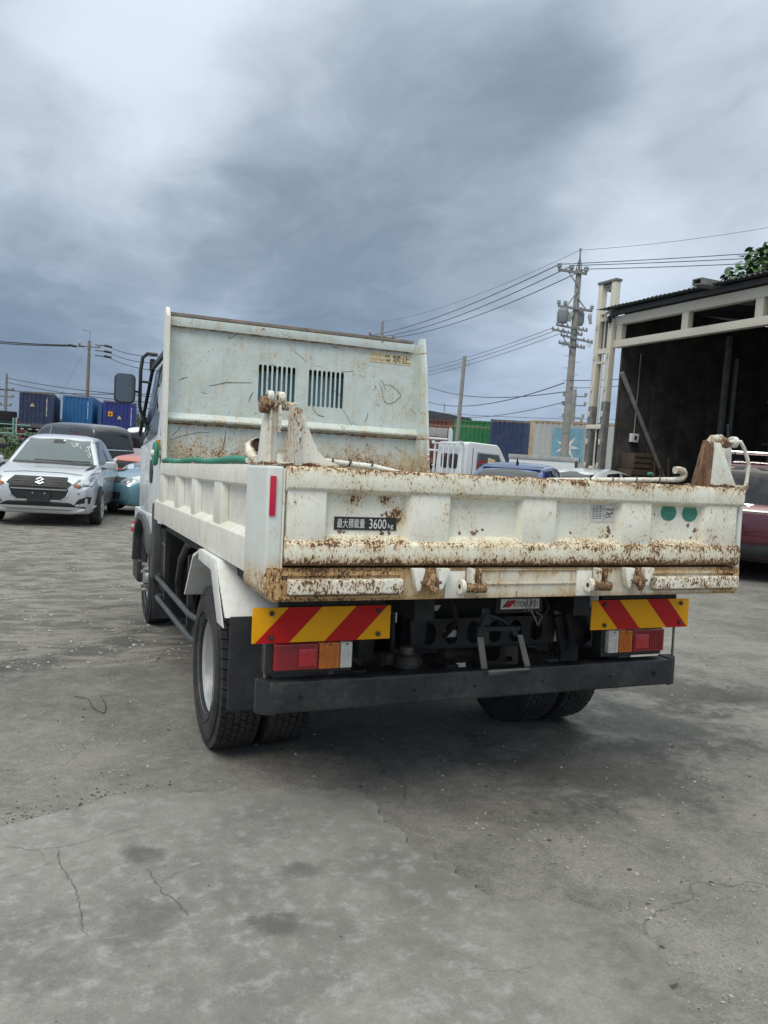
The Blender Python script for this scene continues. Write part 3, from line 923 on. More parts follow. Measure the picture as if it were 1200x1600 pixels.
# pipe with rope turns lying behind the top rail
pi_ = part('tarp_pipe', MB().tube([(-.93, .13, 1.466), (-.70, .13, 1.452), (-.55, .13, 1.425), (-.3, .13, 1.40), (-.1, .13, 1.41), (.10, .13, 1.433), (.78, .13, 1.464)], .0115, 10), M['pipe'])
for x0 in (-.87, -.80, -.71, .30, .42, .55, .68):
    part('rope_tie', MB().tube([(x0 + .012 * math.sin(k * .7) * .4, .13 + .0135 * math.cos(k * .7), (1.462 if x0 < 0 else 1.433 + (x0 - .1) * .045) + .0135 * math.sin(k * .7)) for k in range(12)], .0035, 5), M['grime'], pi_)
part('pipe_elbow', MB().tube([(.77, .13, 1.464), (.80, .128, 1.466), (.815, .126, 1.472), (.825, .124, 1.484), (.823, .122, 1.495), (.812, .12, 1.505), (.79, .12, 1.509), (.765, .12, 1.507)], [.012, .013, .014, .015, .015, .016, .016, .017], 12), M['armrust'], pi_)
part('rag', MB().tube([(.615, .125, 1.482), (.63, .12, 1.487), (.645, .125, 1.481)], .006, 7), M['green'], pi_)
# elbow and tarp roll on the left side rail
tr_ = part('tarp_roll', MB().tube([(-1.075, .62 + k * .2, 1.458 + .006 * math.sin(k * 1.1)) for k in range(15)], [.014 + .006 * abs(math.sin(k * 1.3)) for k in range(15)], 10), M['green'])
part('roll_pipe', MB().tube([(-1.075, .60, 1.458), (-1.075, 3.45, 1.458)], .012, 8), M['pipe'], tr_)
part('pipe_elbow', MB().tube([(-1.10, .36, 1.462), (-1.10, .42, 1.468), (-1.095, .50, 1.495), (-1.08, .56, 1.515), (-1.065, .53, 1.528)], [.015, .017, .02, .024, .026], 12), M['pipe'], tr_)
part('elbow_mouth', MB().lathe([(.0, 0), (.02, .0), (.027, .006), (.027, -.03)], 14, 'y', (-1.065, .512, 1.522)), M['rust'], tr_)
cr_ = part('crank_disc', MB().lathe([(.0, -.016), (.085, -.016), (.10, 0), (.085, .016), (.0, .016)], 24, 'x', (-1.115, 3.62, 1.515)), M['green'])
part('crank_hub', MB().cyl((-1.15, 3.60, 1.515), (-1.05, 3.58, 1.51), .028, 12), M['pipe'], cr_, bevel=.005)

# rear frame below the tailgate
rf = part('rear_frame', MB().prism([(-1.128, 1.079), (-1.128, 1.02), (-1.11, .957), (1.085, .957), (1.09, 1.079)], 'xz', .02, .10), M['frame'], bevel=.006)
for x0, x1 in ((-1.056, -.617), (.573, 1.046)):
    part('pad_frame', MB().holed([(x0 - .045, .967), (x1 + (.01 if x1 < 0 else .02), .967), (x1 + (.01 if x1 < 0 else .02), 1.066), (x0 - .045, 1.066)],
                                 [[(x0 - .02, .978), (x1 - .004, .978), (x1 - .004, 1.052), (x0 - .02, 1.052)]], 'xz', .012, .0195), M['frame'], rf)
    part('guard_pad', MB().box(x0, x1, -.022, .0195, .987, 1.041), M['pad'], rf, bevel=.008, seg=3)
part('frame_groove', MB().box(-.27, .185, .0125, .0195, 1.012, 1.019), M['frame'], rf, bevel=.002)
part('frame_groove', MB().box(-.27, .185, .0125, .0195, 1.068, 1.074), M['frame'], rf, bevel=.002)
for x0, x1 in ((-.43, -.345), (.18, .255)):
    part('joint_plate', MB().box(x0, x1, .009, .0195, .962, 1.066), M['side'], rf, bevel=.003)
for s, x0 in ((1, -.585), (1, .395)):
    lk = part('latch_fork', MB().prism([(x0, 1.0805), (x0 + .05, 1.0805), (x0 + .032, 1.0), (x0 + .022, .995), (x0 + .012, 1.02)], 'xz', -.03, .0), M['arm'], rf, bevel=.003)
    x1 = x0 + .105
    part('latch_fork', MB().prism([(x1, 1.0805), (x1 + .05, 1.0805), (x1 + .022, 1.005), (x1 + .008, 1.0), (x1 + .004, 1.02)], 'xz', -.03, .0), M['arm'], rf, bevel=.003)
    part('latch_hook', MB().tube([(x0 + .08, .0, 1.075), (x0 + .085, -.02, 1.05), (x0 + .07, -.03, 1.02), (x0 + .085, -.03, .995), (x0 + .10, -.02, 1.0), (x0 + .10, -.01, 1.03)], [.012, .014, .016, .014, .011, .008], 8), M['rustlight'], rf)
    part('latch_pin', MB().cyl((x0 + .03, -.015, 1.03), (x0 + .12, -.015, 1.028), .017, 10), M['rust'], rf, bevel=.003)
for x0 in (-.345, .252):
    part('hinge_strap', MB().box(x0 + .005, x0 + .022, -.03, .012, .995, 1.08), M['pipe'], rf, bevel=.004)
    part('hinge_strap', MB().box(x0 + .038, x0 + .052, -.032, .012, .99, 1.08), M['rustlight'], rf, bevel=.004)
    part('hinge_roller', MB().cyl((x0 - .022, -.02, 1.008), (x0 + .075, -.02, 1.004), .020, 14), M['rustlight'], rf, bevel=.004)
    part('roller_eye', MB().lathe([(.010, -.008), (.029, -.008), (.029, .008), (.010, .008)], 16, 'x', (x0 - .03, -.018, 1.01)), M['arm'], rf)

# chassis ------------------------------------------------------------
for s in (-1, 1):
    part('chassis_rail', MB().prism([(s * a, b) for a, b in ((.36, .60), (.43, .60), (.43, .615), (.375, .615), (.375, .785), (.43, .785), (.43, .80), (.36, .80))], 'xz', .62, 5.4), M['black'])
    part('subframe_beam', MB().box(*sorted((s * .35, s * .44)), .25, 3.6, .83, .955), M['deep'])
    part('outer_beam', MB().box(*sorted((s * .98, s * 1.03)), .3, 3.5, .93, 1.0), M['deep'])
for yb in (.5, 1.1, 1.9, 2.7, 3.3):
    part('floor_bearer', MB().box(-1.02, 1.02, yb, yb + .08, 1.0, 1.058), M['deep'])
def oval(cx, cz, a, b):
    return [(cx + a * math.cos(q), cz + b * math.copysign(abs(math.sin(q)) ** .75, math.sin(q))) for q in [k * PI / 8 for k in range(16)]]
cm = part('cross_member', MB().holed([(-.295, .625), (.50, .625), (.515, .765), (-.298, .765)], [oval(-.195 + k * .118, .695, .036, .052) for k in range(6)], 'xz', .60, .612), M['black'], bevel=.0)
part('end_bracket', MB().prism([(-.30, .765), (-.215, .765), (-.222, .58), (-.29, .582)], 'xz', .585, .599), M['black'], cm, bevel=.003)
part('end_bracket', MB().prism([(.47, .765), (.54, .78), (.56, .60), (.52, .58)], 'xz', .55, .575), M['black'], cm, bevel=.003)
part('stamped_label', MB().box(-.122, -.035, .616, .618, .672, .705), M['paper'], cm)
part('stamped_label', MB().prism([(-.24, .80), (-.145, .80), (-.13, .825), (-.235, .825)], 'xz', .62, .623), M['paper'], cm)
part('hydraulic_housing', MB().box(-.30, .55, .68, .74, .60, .95), M['deep'])
part('rear_axle', MB().tube([(-.62, 1.35, .42), (-.25, 1.35, .42), (-.15, 1.35, .43), (.15, 1.35, .43), (.25, 1.35, .42), (.62, 1.35, .42)], [.065, .07, .17, .17, .07, .065], 16), M['grime'])
for s in (-1, 1):
    for k in range(5):
        L_ = .62 - k * .1
        part('leaf_spring', MB().tube([(s * .47, 1.35 - L_, .56 + .07 * (L_ / .62) ** 2 - k * .017), (s * .47, 1.35 - L_ * .5, .555 + .017 * (L_ / .62) ** 2 - k * .017), (s * .47, 1.35, .55 - k * .017),
                                       (s * .47, 1.35 + L_ * .5, .555 + .017 * (L_ / .62) ** 2 - k * .017), (s * .47, 1.35 + L_, .56 + .07 * (L_ / .62) ** 2 - k * .017)], .02, 4), M['grime'])
    part('spring_hanger', MB().box(*sorted((s * .44, s * .52)), .66, .74, .57, .70), M['black'], bevel=.008)
part('shock_absorber', MB().cyl((-.56, .8, .62), (-.54, .9, .95), .035, 12), M['grime'], bevel=.006)
part('rubber_stop', MB().lathe([(.0, .55), (.06, .55), (.06, .60), (.035, .61), (.03, .64), (.0, .65)], 16, 'z', (-.36, .48, .03)), M['grime'])
part('stop_bracket', MB().box(-.45, -.27, .42, .54, .50, .575), M['black'], bevel=.006)
part('side_stay', MB().prism([(.49, .84), (.60, .84), (.66, .66), (.60, .62), (.53, .66)], 'xz', .50, .53), M['black'], bevel=.01)
# maker's plate
mp = part('maker_plate', MB().box(.0, .20, .298, .304, .858, .904), M['paper'], bevel=.006)
part('emblem', MB().prism([(.018, .866), (.05, .897), (.076, .897), (.044, .866)], 'xz', .2965, .2979), M['redref'], mp)
part('emblem', MB().prism([(.006, .866), (.016, .866), (.046, .897), (.036, .897)], 'xz', .2965, .2979), M['print'], mp)
tx = MB()
put_text(tx, 'maker', .064, .868, .126, .024, lambda a, b: (a, .2968, b))
part('lettering', tx, M['print'], mp, smooth=0)
part('plate_mount', MB().box(-.02, .22, .305, .33, .84, .95), M['deep'])
cb = MB()
for k in range(3):
    cb.tube([(.125 + .02 * k, .285, .92), (.118 + .02 * k, .27, .88), (.11 + .02 * k, .28, .85)], .0022, 6)
cb.tube([(.135, .27, .86), (.16, .265, .82), (.175, .27, .79), (.20, .27, .83), (.17, .275, .845)], .003, 6)
part('loose_wire', cb, M['looseWire'], kind='stuff')
part('air_hose', MB().tube([(-.20, .45, .95), (-.18, .40, .86), (-.15, .42, .78), (-.17, .5, .70)], .012, 8), M['deep'])
part('air_hose', MB().tube([(.30, .45, .95), (.32, .40, .84), (.28, .42, .75)], .01, 8), M['deep'])
# folding step
sl = part('folding_step', MB().box(-.072, -.03, .335, .345, .70, .86), M['black'], bevel=.003)
part('step_arm', MB().prism([(-.10, .735), (-.07, .735), (-.032, .552), (-.062, .548)], 'xz', .315, .325), M['galv'], sl, bevel=.002)
part('step_arm', MB().prism([(.105, .738), (.132, .738), (.195, .558), (.165, .556)], 'xz', .315, .325), M['galv'], sl, bevel=.002)
part('step_tread', MB().box(-.045, .168, .30, .335, .563, .59), M['galv'], sl, bevel=.003)
part('step_brace', MB().tube([(-.09, .33, .735), (-.05, .34, .83), (.05, .36, .80), (.11, .33, .735)], .014, 8), M['black'], sl)
part('step_brace', MB().cyl((-.095, .33, .77), (.12, .33, .765), .013, 8), M['black'], sl)
# bumper bar
bb = part('bumper_bar', MB().box(-1.025, 1.0, .30, .38, .465, .592), M['bar'], bevel=.012, seg=3)
for s, xa in ((-1, -1.025), (1, 1.0)):
    part('end_cap', MB().prism([(xa + s * -.028, .298), (xa + s * .02, .312), (xa + s * .045, .345), (xa + s * .045, .375), (xa + s * -.028, .384)], 'xy', .460, .598), M['plastic'], bb, bevel=.008, seg=2)
for x0 in (-.90, -.40, -.11, .24, .62, .88):
    r_ = .012 if abs(x0) > .8 else .006
    part('bolt_hole', MB().cyl((x0, .2965, .525), (x0, .303, .525), r_, 12), M['hole'], bb)
for x0 in (-.62, -.18, .35, .7):
    part('bar_bracket', MB().box(x0 - .03, x0 + .03, .381, .62, .50, .60), M['black'])
# striped boards and tail lamps
def board(xa, xb, lean):
    z0, z1 = .748, .888
    q = part('reflective_board', MB().box(xa, xb, .302, .308, z0, z1), M['yellowref'], bevel=.004)
    W_ = xb - xa
    cx = (xa + xb) / 2
    step = .158 if xa < 0 else .152
    for k in range(2):
        off = (.012 if xa < 0 else .158) + k * (.284 if xa < 0 else .292)
        if lean > 0:
            a = [(xa + off, z0), (xa + off + .137, z0), (xa + off + .137 + .133, z1), (xa + off + .133, z1)]
        else:
            a = [(xa + off, z0), (xa + off + .128, z0), (xa + off + .128 - .13, z1), (xa + off - .13, z1)]
        a = [(min(max(px, xa + .001), xb - .001), pz) for px, pz in a]
        part('red_stripe', MB().prism(a, 'xz', .3005, .3018), M['redref'], q, smooth=0)
    for bx in (xa + .075, xb - .055):
        for bz in (z0 + .022, z1 - .022):
            part('bolt', MB().cyl((bx, .293, bz), (bx, .3, bz), .0105, 10), M['grime'], q, bevel=.002)
    return q
board(-1.105, -.524, 1)
board(.492, 1.077, -1)
part('board_bracket', MB().box(-1.0, -.55, .309, .33, .885, .95), M['deep'])
part('board_bracket', MB().box(.55, 1.0, .309, .33, .885, .95), M['deep'])
for s in (-1, 1):
    if s < 0:
        hs = part('tail_lamp', MB().box(-1.04, -.675, .33, .40, .615, .745), M['plastic'], bevel=.01)
        segs = (('red_lens', -1.012, -.833, 'red'), ('amber_lens', -.829, -.742, 'amber'), ('reversing_lens', -.738, -.688, 'clear'))
        rx = (-.915, -.842)
    else:
        hs = part('tail_lamp', MB().box(.58, .945, .33, .40, .61, .745), M['plastic'], bevel=.01)
        segs = (('red_lens', .742, .93, 'red'), ('amber_lens', .66, .738, 'amber'), ('reversing_lens', .598, .656, 'clear'))
        rx = (.752, .83)
    for nm, xa, xb, mt in segs:
        l_ = part(nm, MB().box(xa, xb, .298, .329, .636, .742), M[mt], hs, bevel=.006, seg=3)
        rbm = MB()
        nr = max(3, int((xb - xa) / .011))
        for k in range(nr):
            x0 = xa + .006 + (xb - xa - .012) * k / nr
            rbm.box(x0, x0 + .0035, .2955, .2985, .642, .737)
        part('lens_rib', rbm, M[mt], l_, smooth=0, kind='stuff')
        if mt == 'red':
            part('reflex_reflector', MB().box(rx[0], rx[1], .293, .2975, .652, .722), M['redlit'], hs, bevel=.004)
        for bx in ((xa + xb) / 2,):
            part('lens_screw', MB().cyl((bx, .2935, .735), (bx, .297, .735), .004, 8), M['grime'], hs)
    part('lamp_bracket', MB().box(*sorted((s * .70, s * .92)), .401, .55, .60, .75), M['deep'])
    part('lamp_stay', MB().cyl((s * 1.035, .35, .60), (s * 1.035, .35, .74), .006, 8), M['galv'])

# mudguards: flat top, slope in front and behind, lip along the outer edge, rubber flap
for s in (-1, 1):
    xo, xi = s * 1.12, s * .60
    prof = [(1.93, .688), (1.667, .947), (1.45, 1.0), (1.0, .995), (.74, .768)]
    prof2 = [(1.90, .690), (1.655, .932), (1.445, .985), (1.008, .98), (.76, .765)]
    g_ = part('mudguard', MB().prism(prof + prof2[::-1], 'yz', *sorted((xo, xi))), M['guard'], bevel=.004)
    lip_o = [(1.93, .688), (1.667, .947), (1.45, 1.0), (1.0, .995), (.75, .722)]
    lip_i = [(1.915, .675), (1.665, .915), (1.45, .945), (1.10, .935), (.90, .72)]
    part('guard_lip', MB().prism(lip_o[2:] + lip_i[2:][::-1], 'yz', *sorted((xo + s * .001, xo + s * .005))), M['guard'], g_, bevel=.002)
    part('guard_skirt', MB().prism([(1.0, .99), (.74, .765), (.735, .60), (.75, .60), (.765, .77), (1.01, .975)], 'yz', *sorted((xi, xi + s * .2))), M['guard'], g_)
    part('mud_flap', MB().box(*sorted((s * 1.10, s * .64)), .722, .738, .36, .775), M['flap'], bevel=.003)

# wheels ------------------------------------------------------------
def make_wheel():
    """outer side towards -x; centre at the origin"""
    W2, RO = .108, .398
    ty = MB().lathe([(.235, -W2 + .012), (.25, -W2 + .0), (.30, -W2 - .012), (.345, -W2 - .010), (.375, -W2 + .004), (RO - .004, -W2 + .018), (RO, -W2 + .032), (RO, W2 - .032), (RO - .004, W2 - .018), (.375, W2 - .004), (.30, W2 + .012), (.235, W2 - .012)], 64, 'x', closed=True)
    t_ = ty.build('wheel', M['rubber'], TR, smooth=50)
    for rr_ in (.275, .362):
        MB().lathe([(rr_, -W2 - (.011 if rr_ < .3 else .004)), (rr_ + .004, -W2 - (.013 if rr_ < .3 else .006)), (rr_ + .008, -W2 - (.010 if rr_ < .3 else .002))], 64, 'x').build('sidewall_ring', M['rubber'], t_)
    tr = MB()
    rg = random.Random(5)
    NB, rows = 54, 6
    for r in range(rows):
        xa = -W2 + .008 + r * (2 * W2 - .016) / rows
        xb = xa + (2 * W2 - .016) / rows - .0045
        for k in range(NB):
            a0 = 2 * PI * (k + .5 * (r % 2) + rg.uniform(-.04, .04)) / NB
            a1 = a0 + 2 * PI / NB * .86
            ro = .411 if 0 < r < rows - 1 else .407
            ri = .394
            P = [(x_, rad * math.cos(a), rad * math.sin(a)) for rad in (ri, ro) for x_, a in ((xa, a0), (xb, a0 + .02), (xb, a1 + .02), (xa, a1))]
            tr.add(P, [(4, 5, 6, 7), (0, 1, 5, 4), (1, 2, 6, 5), (2, 3, 7, 6), (3, 0, 4, 7)])
            if r in (0, rows - 1):     # shoulder lugs reach down the sidewall
                xs_ = -W2 + .002 if r == 0 else W2 - .002
                xe = xa if r == 0 else xb
                P = [(x_, rad * math.cos(a), rad * math.sin(a)) for rad, x_ in ((.368, xs_), (.407, xe)) for a in (a0, a1)]
                P2 = [(q[0] + (.008 if r == 0 else -.008), q[1] * .985, q[2] * .985) for q in P]
                tr.add(P + P2, [(0, 1, 3, 2), (0, 2, 6, 4), (1, 5, 7, 3), (2, 3, 7, 6)])
    tr.build('tread', M['rubber'], t_, smooth=0, kind='stuff')
    rm = MB().lathe([(.243, -W2 + .002), (.246, -W2 + .012), (.236, -W2 + .022), (.222, -W2 + .035), (.214, -W2 + .10), (.205, W2 - .03), (.19, W2 - .02), (.11, W2 - .012), (.10, W2 - .05), (.0, W2 - .055)], 48, 'x')
    rm.build('rim', M['rim'], t_, smooth=35)
    for k in range(6):
        a = k * PI / 3
        MB().cyl((W2 - .03, .145 * math.cos(a), .145 * math.sin(a)), (W2 - .06, .145 * math.cos(a), .145 * math.sin(a)), .016, 6).build('wheel_nut', M['grime'], t_)
    return t_
wh = make_wheel()
def set_wheel(o, x, y, turn):
    o.location = (x, y, .410)
    o.rotation_euler = (random.uniform(0, 6), 0, PI if turn else 0)
set_wheel(wh, -.978, 1.35, False)
for x, y, tn in ((-.735, 1.35, True), (.735, 1.35, False), (.978, 1.35, True), (-.93, 4.70, False), (.93, 4.70, True)):
    set_wheel(dup(wh, TR), x, y, tn)

# left flank between bed and ground
part('guard_bar', MB().tube([(-.85, 3.86, .54), (-1.04, 3.86, .535), (-1.05, 3.80, .53), (-1.05, 2.14, .53), (-1.03, 1.95, .53), (-.80, 1.83, .545)], .0195, 10), M['barlight'])
part('guard_bar', MB().tube([(-.85, 3.82, .375), (-1.04, 3.82, .375), (-1.05, 3.76, .375), (-1.05, 2.09, .395), (-1.03, 1.92, .395), (-.80, 1.85, .40)], .0195, 10), M['barlight'])
for yy in (3.5, 2.35):
    part('bar_stay', MB().box(-1.03, -1.0, yy, yy + .05, .33, .86), M['black'])
part('fuel_tank', MB().box(-.95, -.48, 2.15, 2.95, .42, .82), M['deep'], bevel=.04, seg=4)
part('battery_box', MB().box(-1.02, -.5, 3.62, 4.05, .42, .93), M['deep'], bevel=.02)
part('splash_flap', MB().box(-1.06, -.70, 3.98, 4.0, .16, .62), M['flap'], bevel=.003)
part('intake_duct', MB().box(-1.085, -1.0, 3.90, 4.02, .50, 1.12), M['plasticgrey'], bevel=.025, seg=4)
part('air_hose', MB().tube([(-.95, 3.2, .45), (-.985, 3.05, .60), (-.99, 2.9, .78), (-.98, 2.7, .90), (-.95, 2.45, .935), (-.9, 2.2, .92)], .03, 10), M['plastic'])
part('air_hose', MB().tube([(-.93, 2.6, .42), (-.97, 2.45, .55), (-.98, 2.3, .70), (-.96, 2.12, .80), (-.9, 2.0, .84)], .026, 10), M['plastic'])
part('air_hose', MB().tube([(-.90, 3.0, .85), (-.95, 2.85, .84), (-.96, 2.6, .80), (-.93, 2.5, .70), (-.9, 2.45, .6)], .013, 8), M['barlight'])
vt = part('valve_body', MB().cyl((-.93, 2.38, .74), (-.86, 2.38, .74), .06, 16), M['galv'], bevel=.01)
part('valve_fitting', MB().cyl((-.98, 2.42, .80), (-.9, 2.34, .76), .022, 10), M['steel'], vt, bevel=.004)
part('valve_fitting', MB().cyl((-.99, 2.62, .73), (-.93, 2.62, .72), .028, 8), M['steel'], vt, bevel=.004)
part('cylinder_tank', MB().tube([(-.78, 1.9, .62), (-.80, 1.95, .62), (-.80, 2.3, .62), (-.78, 2.35, .62)], [.10, .14, .14, .10], 20), M['galv'])
part('dip_stick', MB().tube([(-1.025, 3.58, .60), (-1.025, 3.58, .80), (-1.03, 3.64, .82)], .006, 6), M['galv'])
hubc = part('front_hub', MB().cyl((-1.06, 4.7, .41), (-.95, 4.7, .41), .09, 16, .13), M['steel'], bevel=.01)
for k in range(6):
    a = k * PI / 3 + .3
    part('hub_nut', MB().cyl((-1.075, 4.7 + .115 * math.cos(a), .41 + .115 * math.sin(a)), (-1.02, 4.7 + .115 * math.cos(a), .41 + .115 * math.sin(a)), .019, 6), M['steel'], hubc)

# cab ------------------------------------------------------------
def cab_ring(y, half, top, zb, lean):
    return [(-half * .2, zb), (-half, zb), (-half - .004, 1.1), (-half, 1.58), (-half + lean * .55, 2.1), (-half + lean, top - .10), (-half + lean + .05, top - .03), (-half + lean + .16, top), (0, top + .02)]
rings = []
for y, half, top, zb, lean in ((3.72, 1.035, 2.43, .96, .085), (3.76, 1.05, 2.45, .96, .085), (4.2, 1.055, 2.47, .96, .09), (4.25, 1.055, 2.47, 1.0, .09), (5.1, 1.05, 2.46, 1.0, .10), (5.35, 1.04, 2.42, .55, .12), (5.62, 1.02, 2.25, .45, .15), (5.72, 1.0, 2.0, .45, .18)):
    h = cab_ring(y, half, top, zb, lean)
    full = [(a, y, b) for a, b in h] + [(-a, y, b) for a, b in h[::-1][1:]]
    rings.append(full)
cbm = MB()
m_ = len(rings[0])
cbm.v = [q for r in rings for q in r]
for i in range(len(rings) - 1):
    for k in range(m_ - 1):
        cbm.f.append((i * m_ + k, i * m_ + k + 1, (i + 1) * m_ + k + 1, (i + 1) * m_ + k))
    cbm.f.append((i * m_ + m_ - 1, i * m_, (i + 1) * m_, (i + 1) * m_ + m_ - 1))
cbm.f += [tuple(range(m_)), tuple(range((len(rings) - 1) * m_, len(rings) * m_))]
cab_ = part('cab', cbm, M['whitecab'], smooth=50)
part('rear_window', MB().box(-.62, .62, 3.700, 3.717, 1.80, 2.24), M['glass_painted_sky'], cab_, bevel=.01)
part('window_seal', MB().holed([(-.66, 1.76), (.66, 1.76), (.66, 2.28), (-.66, 2.28)], [[(-.615, 1.805), (.615, 1.805), (.615, 2.235), (-.615, 2.235)]], 'xz', 3.692, 3.70), M['plastic'], cab_)
part('cab_back_panel', MB().box(-.9, .9, 3.708, 3.719, 1.0, 1.7), M['whitecab'], cab_, bevel=.01)
def side_quad(name, pts, m, off, th=.012, bevel=.004):
    """panel on the sloping left cab side; pts are (y, z)"""
    def xs(z):
        if z <= 1.58: return -1.055
        if z <= 2.1: return -1.055 + (z - 1.58) / .52 * .05
        return -1.005 + (z - 2.1) / .27 * .04
    mb = MB()
    n = len(pts)
    mb.add([(xs(z) - off, y, z) for y, z in pts] + [(xs(z) - off + th, y, z) for y, z in pts], [tuple(range(n)), tuple(range(2 * n - 1, n - 1, -1))] + [((i + 1) % n, i, n + i, n + (i + 1) % n) for i in range(n)])
    return part(name, mb, m, cab_, bevel=bevel)
side_quad('quarter_window', [(3.80, 1.66), (3.92, 1.66), (3.95, 1.72), (3.93, 2.02), (3.88, 2.07), (3.82, 2.07), (3.79, 2.02)], M['glass'], .004)
side_quad('door_window', [(4.15, 1.68), (5.1, 1.62), (5.3, 1.66), (5.02, 2.30), (4.2, 2.34)], M['glass'], .004)
side_quad('door_panel', [(4.10, 1.02), (5.25, 1.02), (5.30, 1.60), (4.10, 1.64)], M['whitecab'], .012)
side_quad('marker_lamp', [(3.86, 1.53), (4.02, 1.53), (4.02, 1.63), (3.86, 1.63)], M['orange'], .022, .02)
side_quad('door_handle', [(4.22, 1.28), (4.36, 1.27), (4.40, 1.36), (4.36, 1.47), (4.24, 1.47), (4.19, 1.38)], M['plastic'], .02, .012)
side_quad('rain_visor', [(4.15, 2.345), (5.0, 2.31), (5.3, 1.70), (5.34, 1.72), (5.05, 2.36), (4.2, 2.40)], M['plastic'], .05, .03)
fd = part('front_fender', MB().prism([(3.98, .75), (4.02, 1.01), (5.5, 1.01), (5.5, .5), (5.32, .5), (5.25, .74), (5.1, .88), (4.9, .95), (4.5, .95), (4.25, .88), (4.12, .75)], 'yz', -1.085, -1.02), M['whitecab'], bevel=.012, seg=3)
part('arch_trim', MB().prism([(3.94, .70), (4.0, .86), (4.2, .945), (4.5, .985), (4.9, .985), (5.15, .91), (5.28, .78), (5.36, .5), (5.30, .5), (5.21, .75), (5.08, .86), (4.88, .93), (4.52, .93), (4.25, .85), (4.08, .70)], 'yz', -1.115, -1.04), M['plasticgrey'], fd, bevel=.006)
part('front_step', MB().box(-1.08, -.8, 5.12, 5.6, .30, .52), M['plastic'], fd, bevel=.03, seg=3)
part('front_splash_guard', MB().box(-1.02, -.7, 5.30, 5.36, .35, 1.0), M['deep'])
# mirror on its tubular arm
ma = part('mirror_arm', MB().tube([(-.98, 4.95, 2.45), (-1.06, 5.0, 2.46), (-1.10, 5.02, 2.42), (-1.115, 5.02, 2.30), (-1.115, 5.02, 1.98), (-1.105, 5.02, 1.93), (-1.04, 5.05, 1.80)], .0165, 10), M['plastic'])
part('arm_stay', MB().cyl((-1.115, 5.02, 2.20), (-1.02, 5.02, 2.195), .012, 8), M['plastic'], ma)
part('arm_stay', MB().cyl((-1.115, 5.02, 2.10), (-1.20, 4.99, 2.10), .011, 8), M['plastic'], ma)
def rrect(x0, x1, z0, z1, r, n=5):
    out = []
    for cx, cz, a0 in ((x1 - r, z1 - r, 0), (x0 + r, z1 - r, PI / 2), (x0 + r, z0 + r, PI), (x1 - r, z0 + r, 1.5 * PI)):
        out += [(cx + r * math.cos(a0 + k * PI / 2 / n), cz + r * math.sin(a0 + k * PI / 2 / n)) for k in range(n + 1)]
    return out
mr = part('wing_mirror', MB().prism(rrect(-1.345, -1.16, 1.985, 2.255, .045), 'xz', 4.965, 5.04), M['plastic'], bevel=.012, seg=3)
part('mirror_glass', MB().prism(rrect(-1.335, -1.17, 1.995, 2.245, .04), 'xz', 4.958, 4.964), M['mirror'], mr)
part('second_mirror', MB().box(-1.035, -.985, 5.02, 5.06, 2.30, 2.42), M['plastic'], ma, bevel=.012)

# ------------------------------------------------------------------ cars
def carpaint(name, col, metal=.35, rough=.28, dust=.15):
    return plain(name, col, rough, metal, var=.03, scale=1.2, coat=.8, dust=dust * .4)
M['silver'] = carpaint('silver_car_paint', (.56, .575, .60), .5)
M['teal'] = carpaint('pale_blue_car_paint', (.12, .26, .33), .3)
M['darkgrey'] = carpaint('dark_grey_car_paint', (.035, .037, .042), .3)
M['blackcar'] = carpaint('black_car_paint', (.015, .016, .018), .2)
M['orangecar'] = carpaint('orange_car_paint', (.55, .10, .035), .2)
M['bluecar'] = carpaint('dark_blue_car_paint', (.022, .05, .19), .35, .2, .05)
M['maroon'] = carpaint('maroon_car_paint', (.075, .010, .020), .25, .22, .08)
M['whitecar'] = carpaint('white_car_paint', (.66, .68, .69), 0, .3, .12)
M['screen'] = plain('tinted_windscreen', (.10, .125, .135), .05, .25, var=.1, scale=1, spec=.8)
M['seat'] = plain('dim_interior', (.03, .032, .034), .8)

HATCH = [(.500, .20, .70, .38, .60, .44), (.485, .15, .86, .42, .72, .50), (.44, .13, .95, .48, .80, .555), (.36, .13, .99, .545, .84, .60), (.24, .13, 1.0, .60, .86, .645), (.20, .13, 1.0, .61, .86, .668),
         (.10, .13, 1.0, .615, .76, .86), (.03, .13, 1.0, .62, .70, .965), (-.08, .13, 1, .625, .69, 1.0), (-.25, .13, 1, .64, .68, .985), (-.38, .13, .99, .65, .66, .94), (-.44, .14, .96, .65, .64, .86),
         (-.49, .18, .92, .62, .70, .66), (-.50, .25, .85, .5, .7, .55)]
VAN = [(.500, .20, .75, .36, .62, .42), (.485, .15, .88, .42, .74, .48), (.45, .12, .97, .48, .82, .53), (.37, .12, 1.0, .52, .86, .585), (.335, .12, 1.0, .53, .86, .62), (.25, .12, 1.0, .54, .80, .83),
       (.18, .12, 1.0, .545, .77, .955), (.05, .12, 1, .55, .77, .995), (-.2, .12, 1, .55, .77, 1.0), (-.40, .12, 1, .55, .77, .985), (-.46, .13, .99, .55, .76, .95), (-.485, .14, .97, .55, .76, .86), (-.5, .20, .94, .5, .8, .56)]
SUV = [(.500, .26, .75, .42, .62, .47), (.485, .20, .88, .46, .74, .54), (.44, .17, .97, .52, .82, .60), (.34, .17, 1.0, .57, .86, .64), (.23, .17, 1.0, .60, .86, .67), (.19, .17, 1.0, .605, .84, .70), (.09, .17, 1.0, .61, .78, .90),
       (.03, .17, 1.0, .61, .75, .965), (-.1, .17, 1, .615, .74, 1.0), (-.3, .17, 1, .62, .74, .995), (-.42, .17, 1.0, .62, .73, .965), (-.455, .18, .99, .62, .73, .93), (-.485, .20, .97, .60, .80, .66), (-.5, .26, .92, .5, .8, .55)]


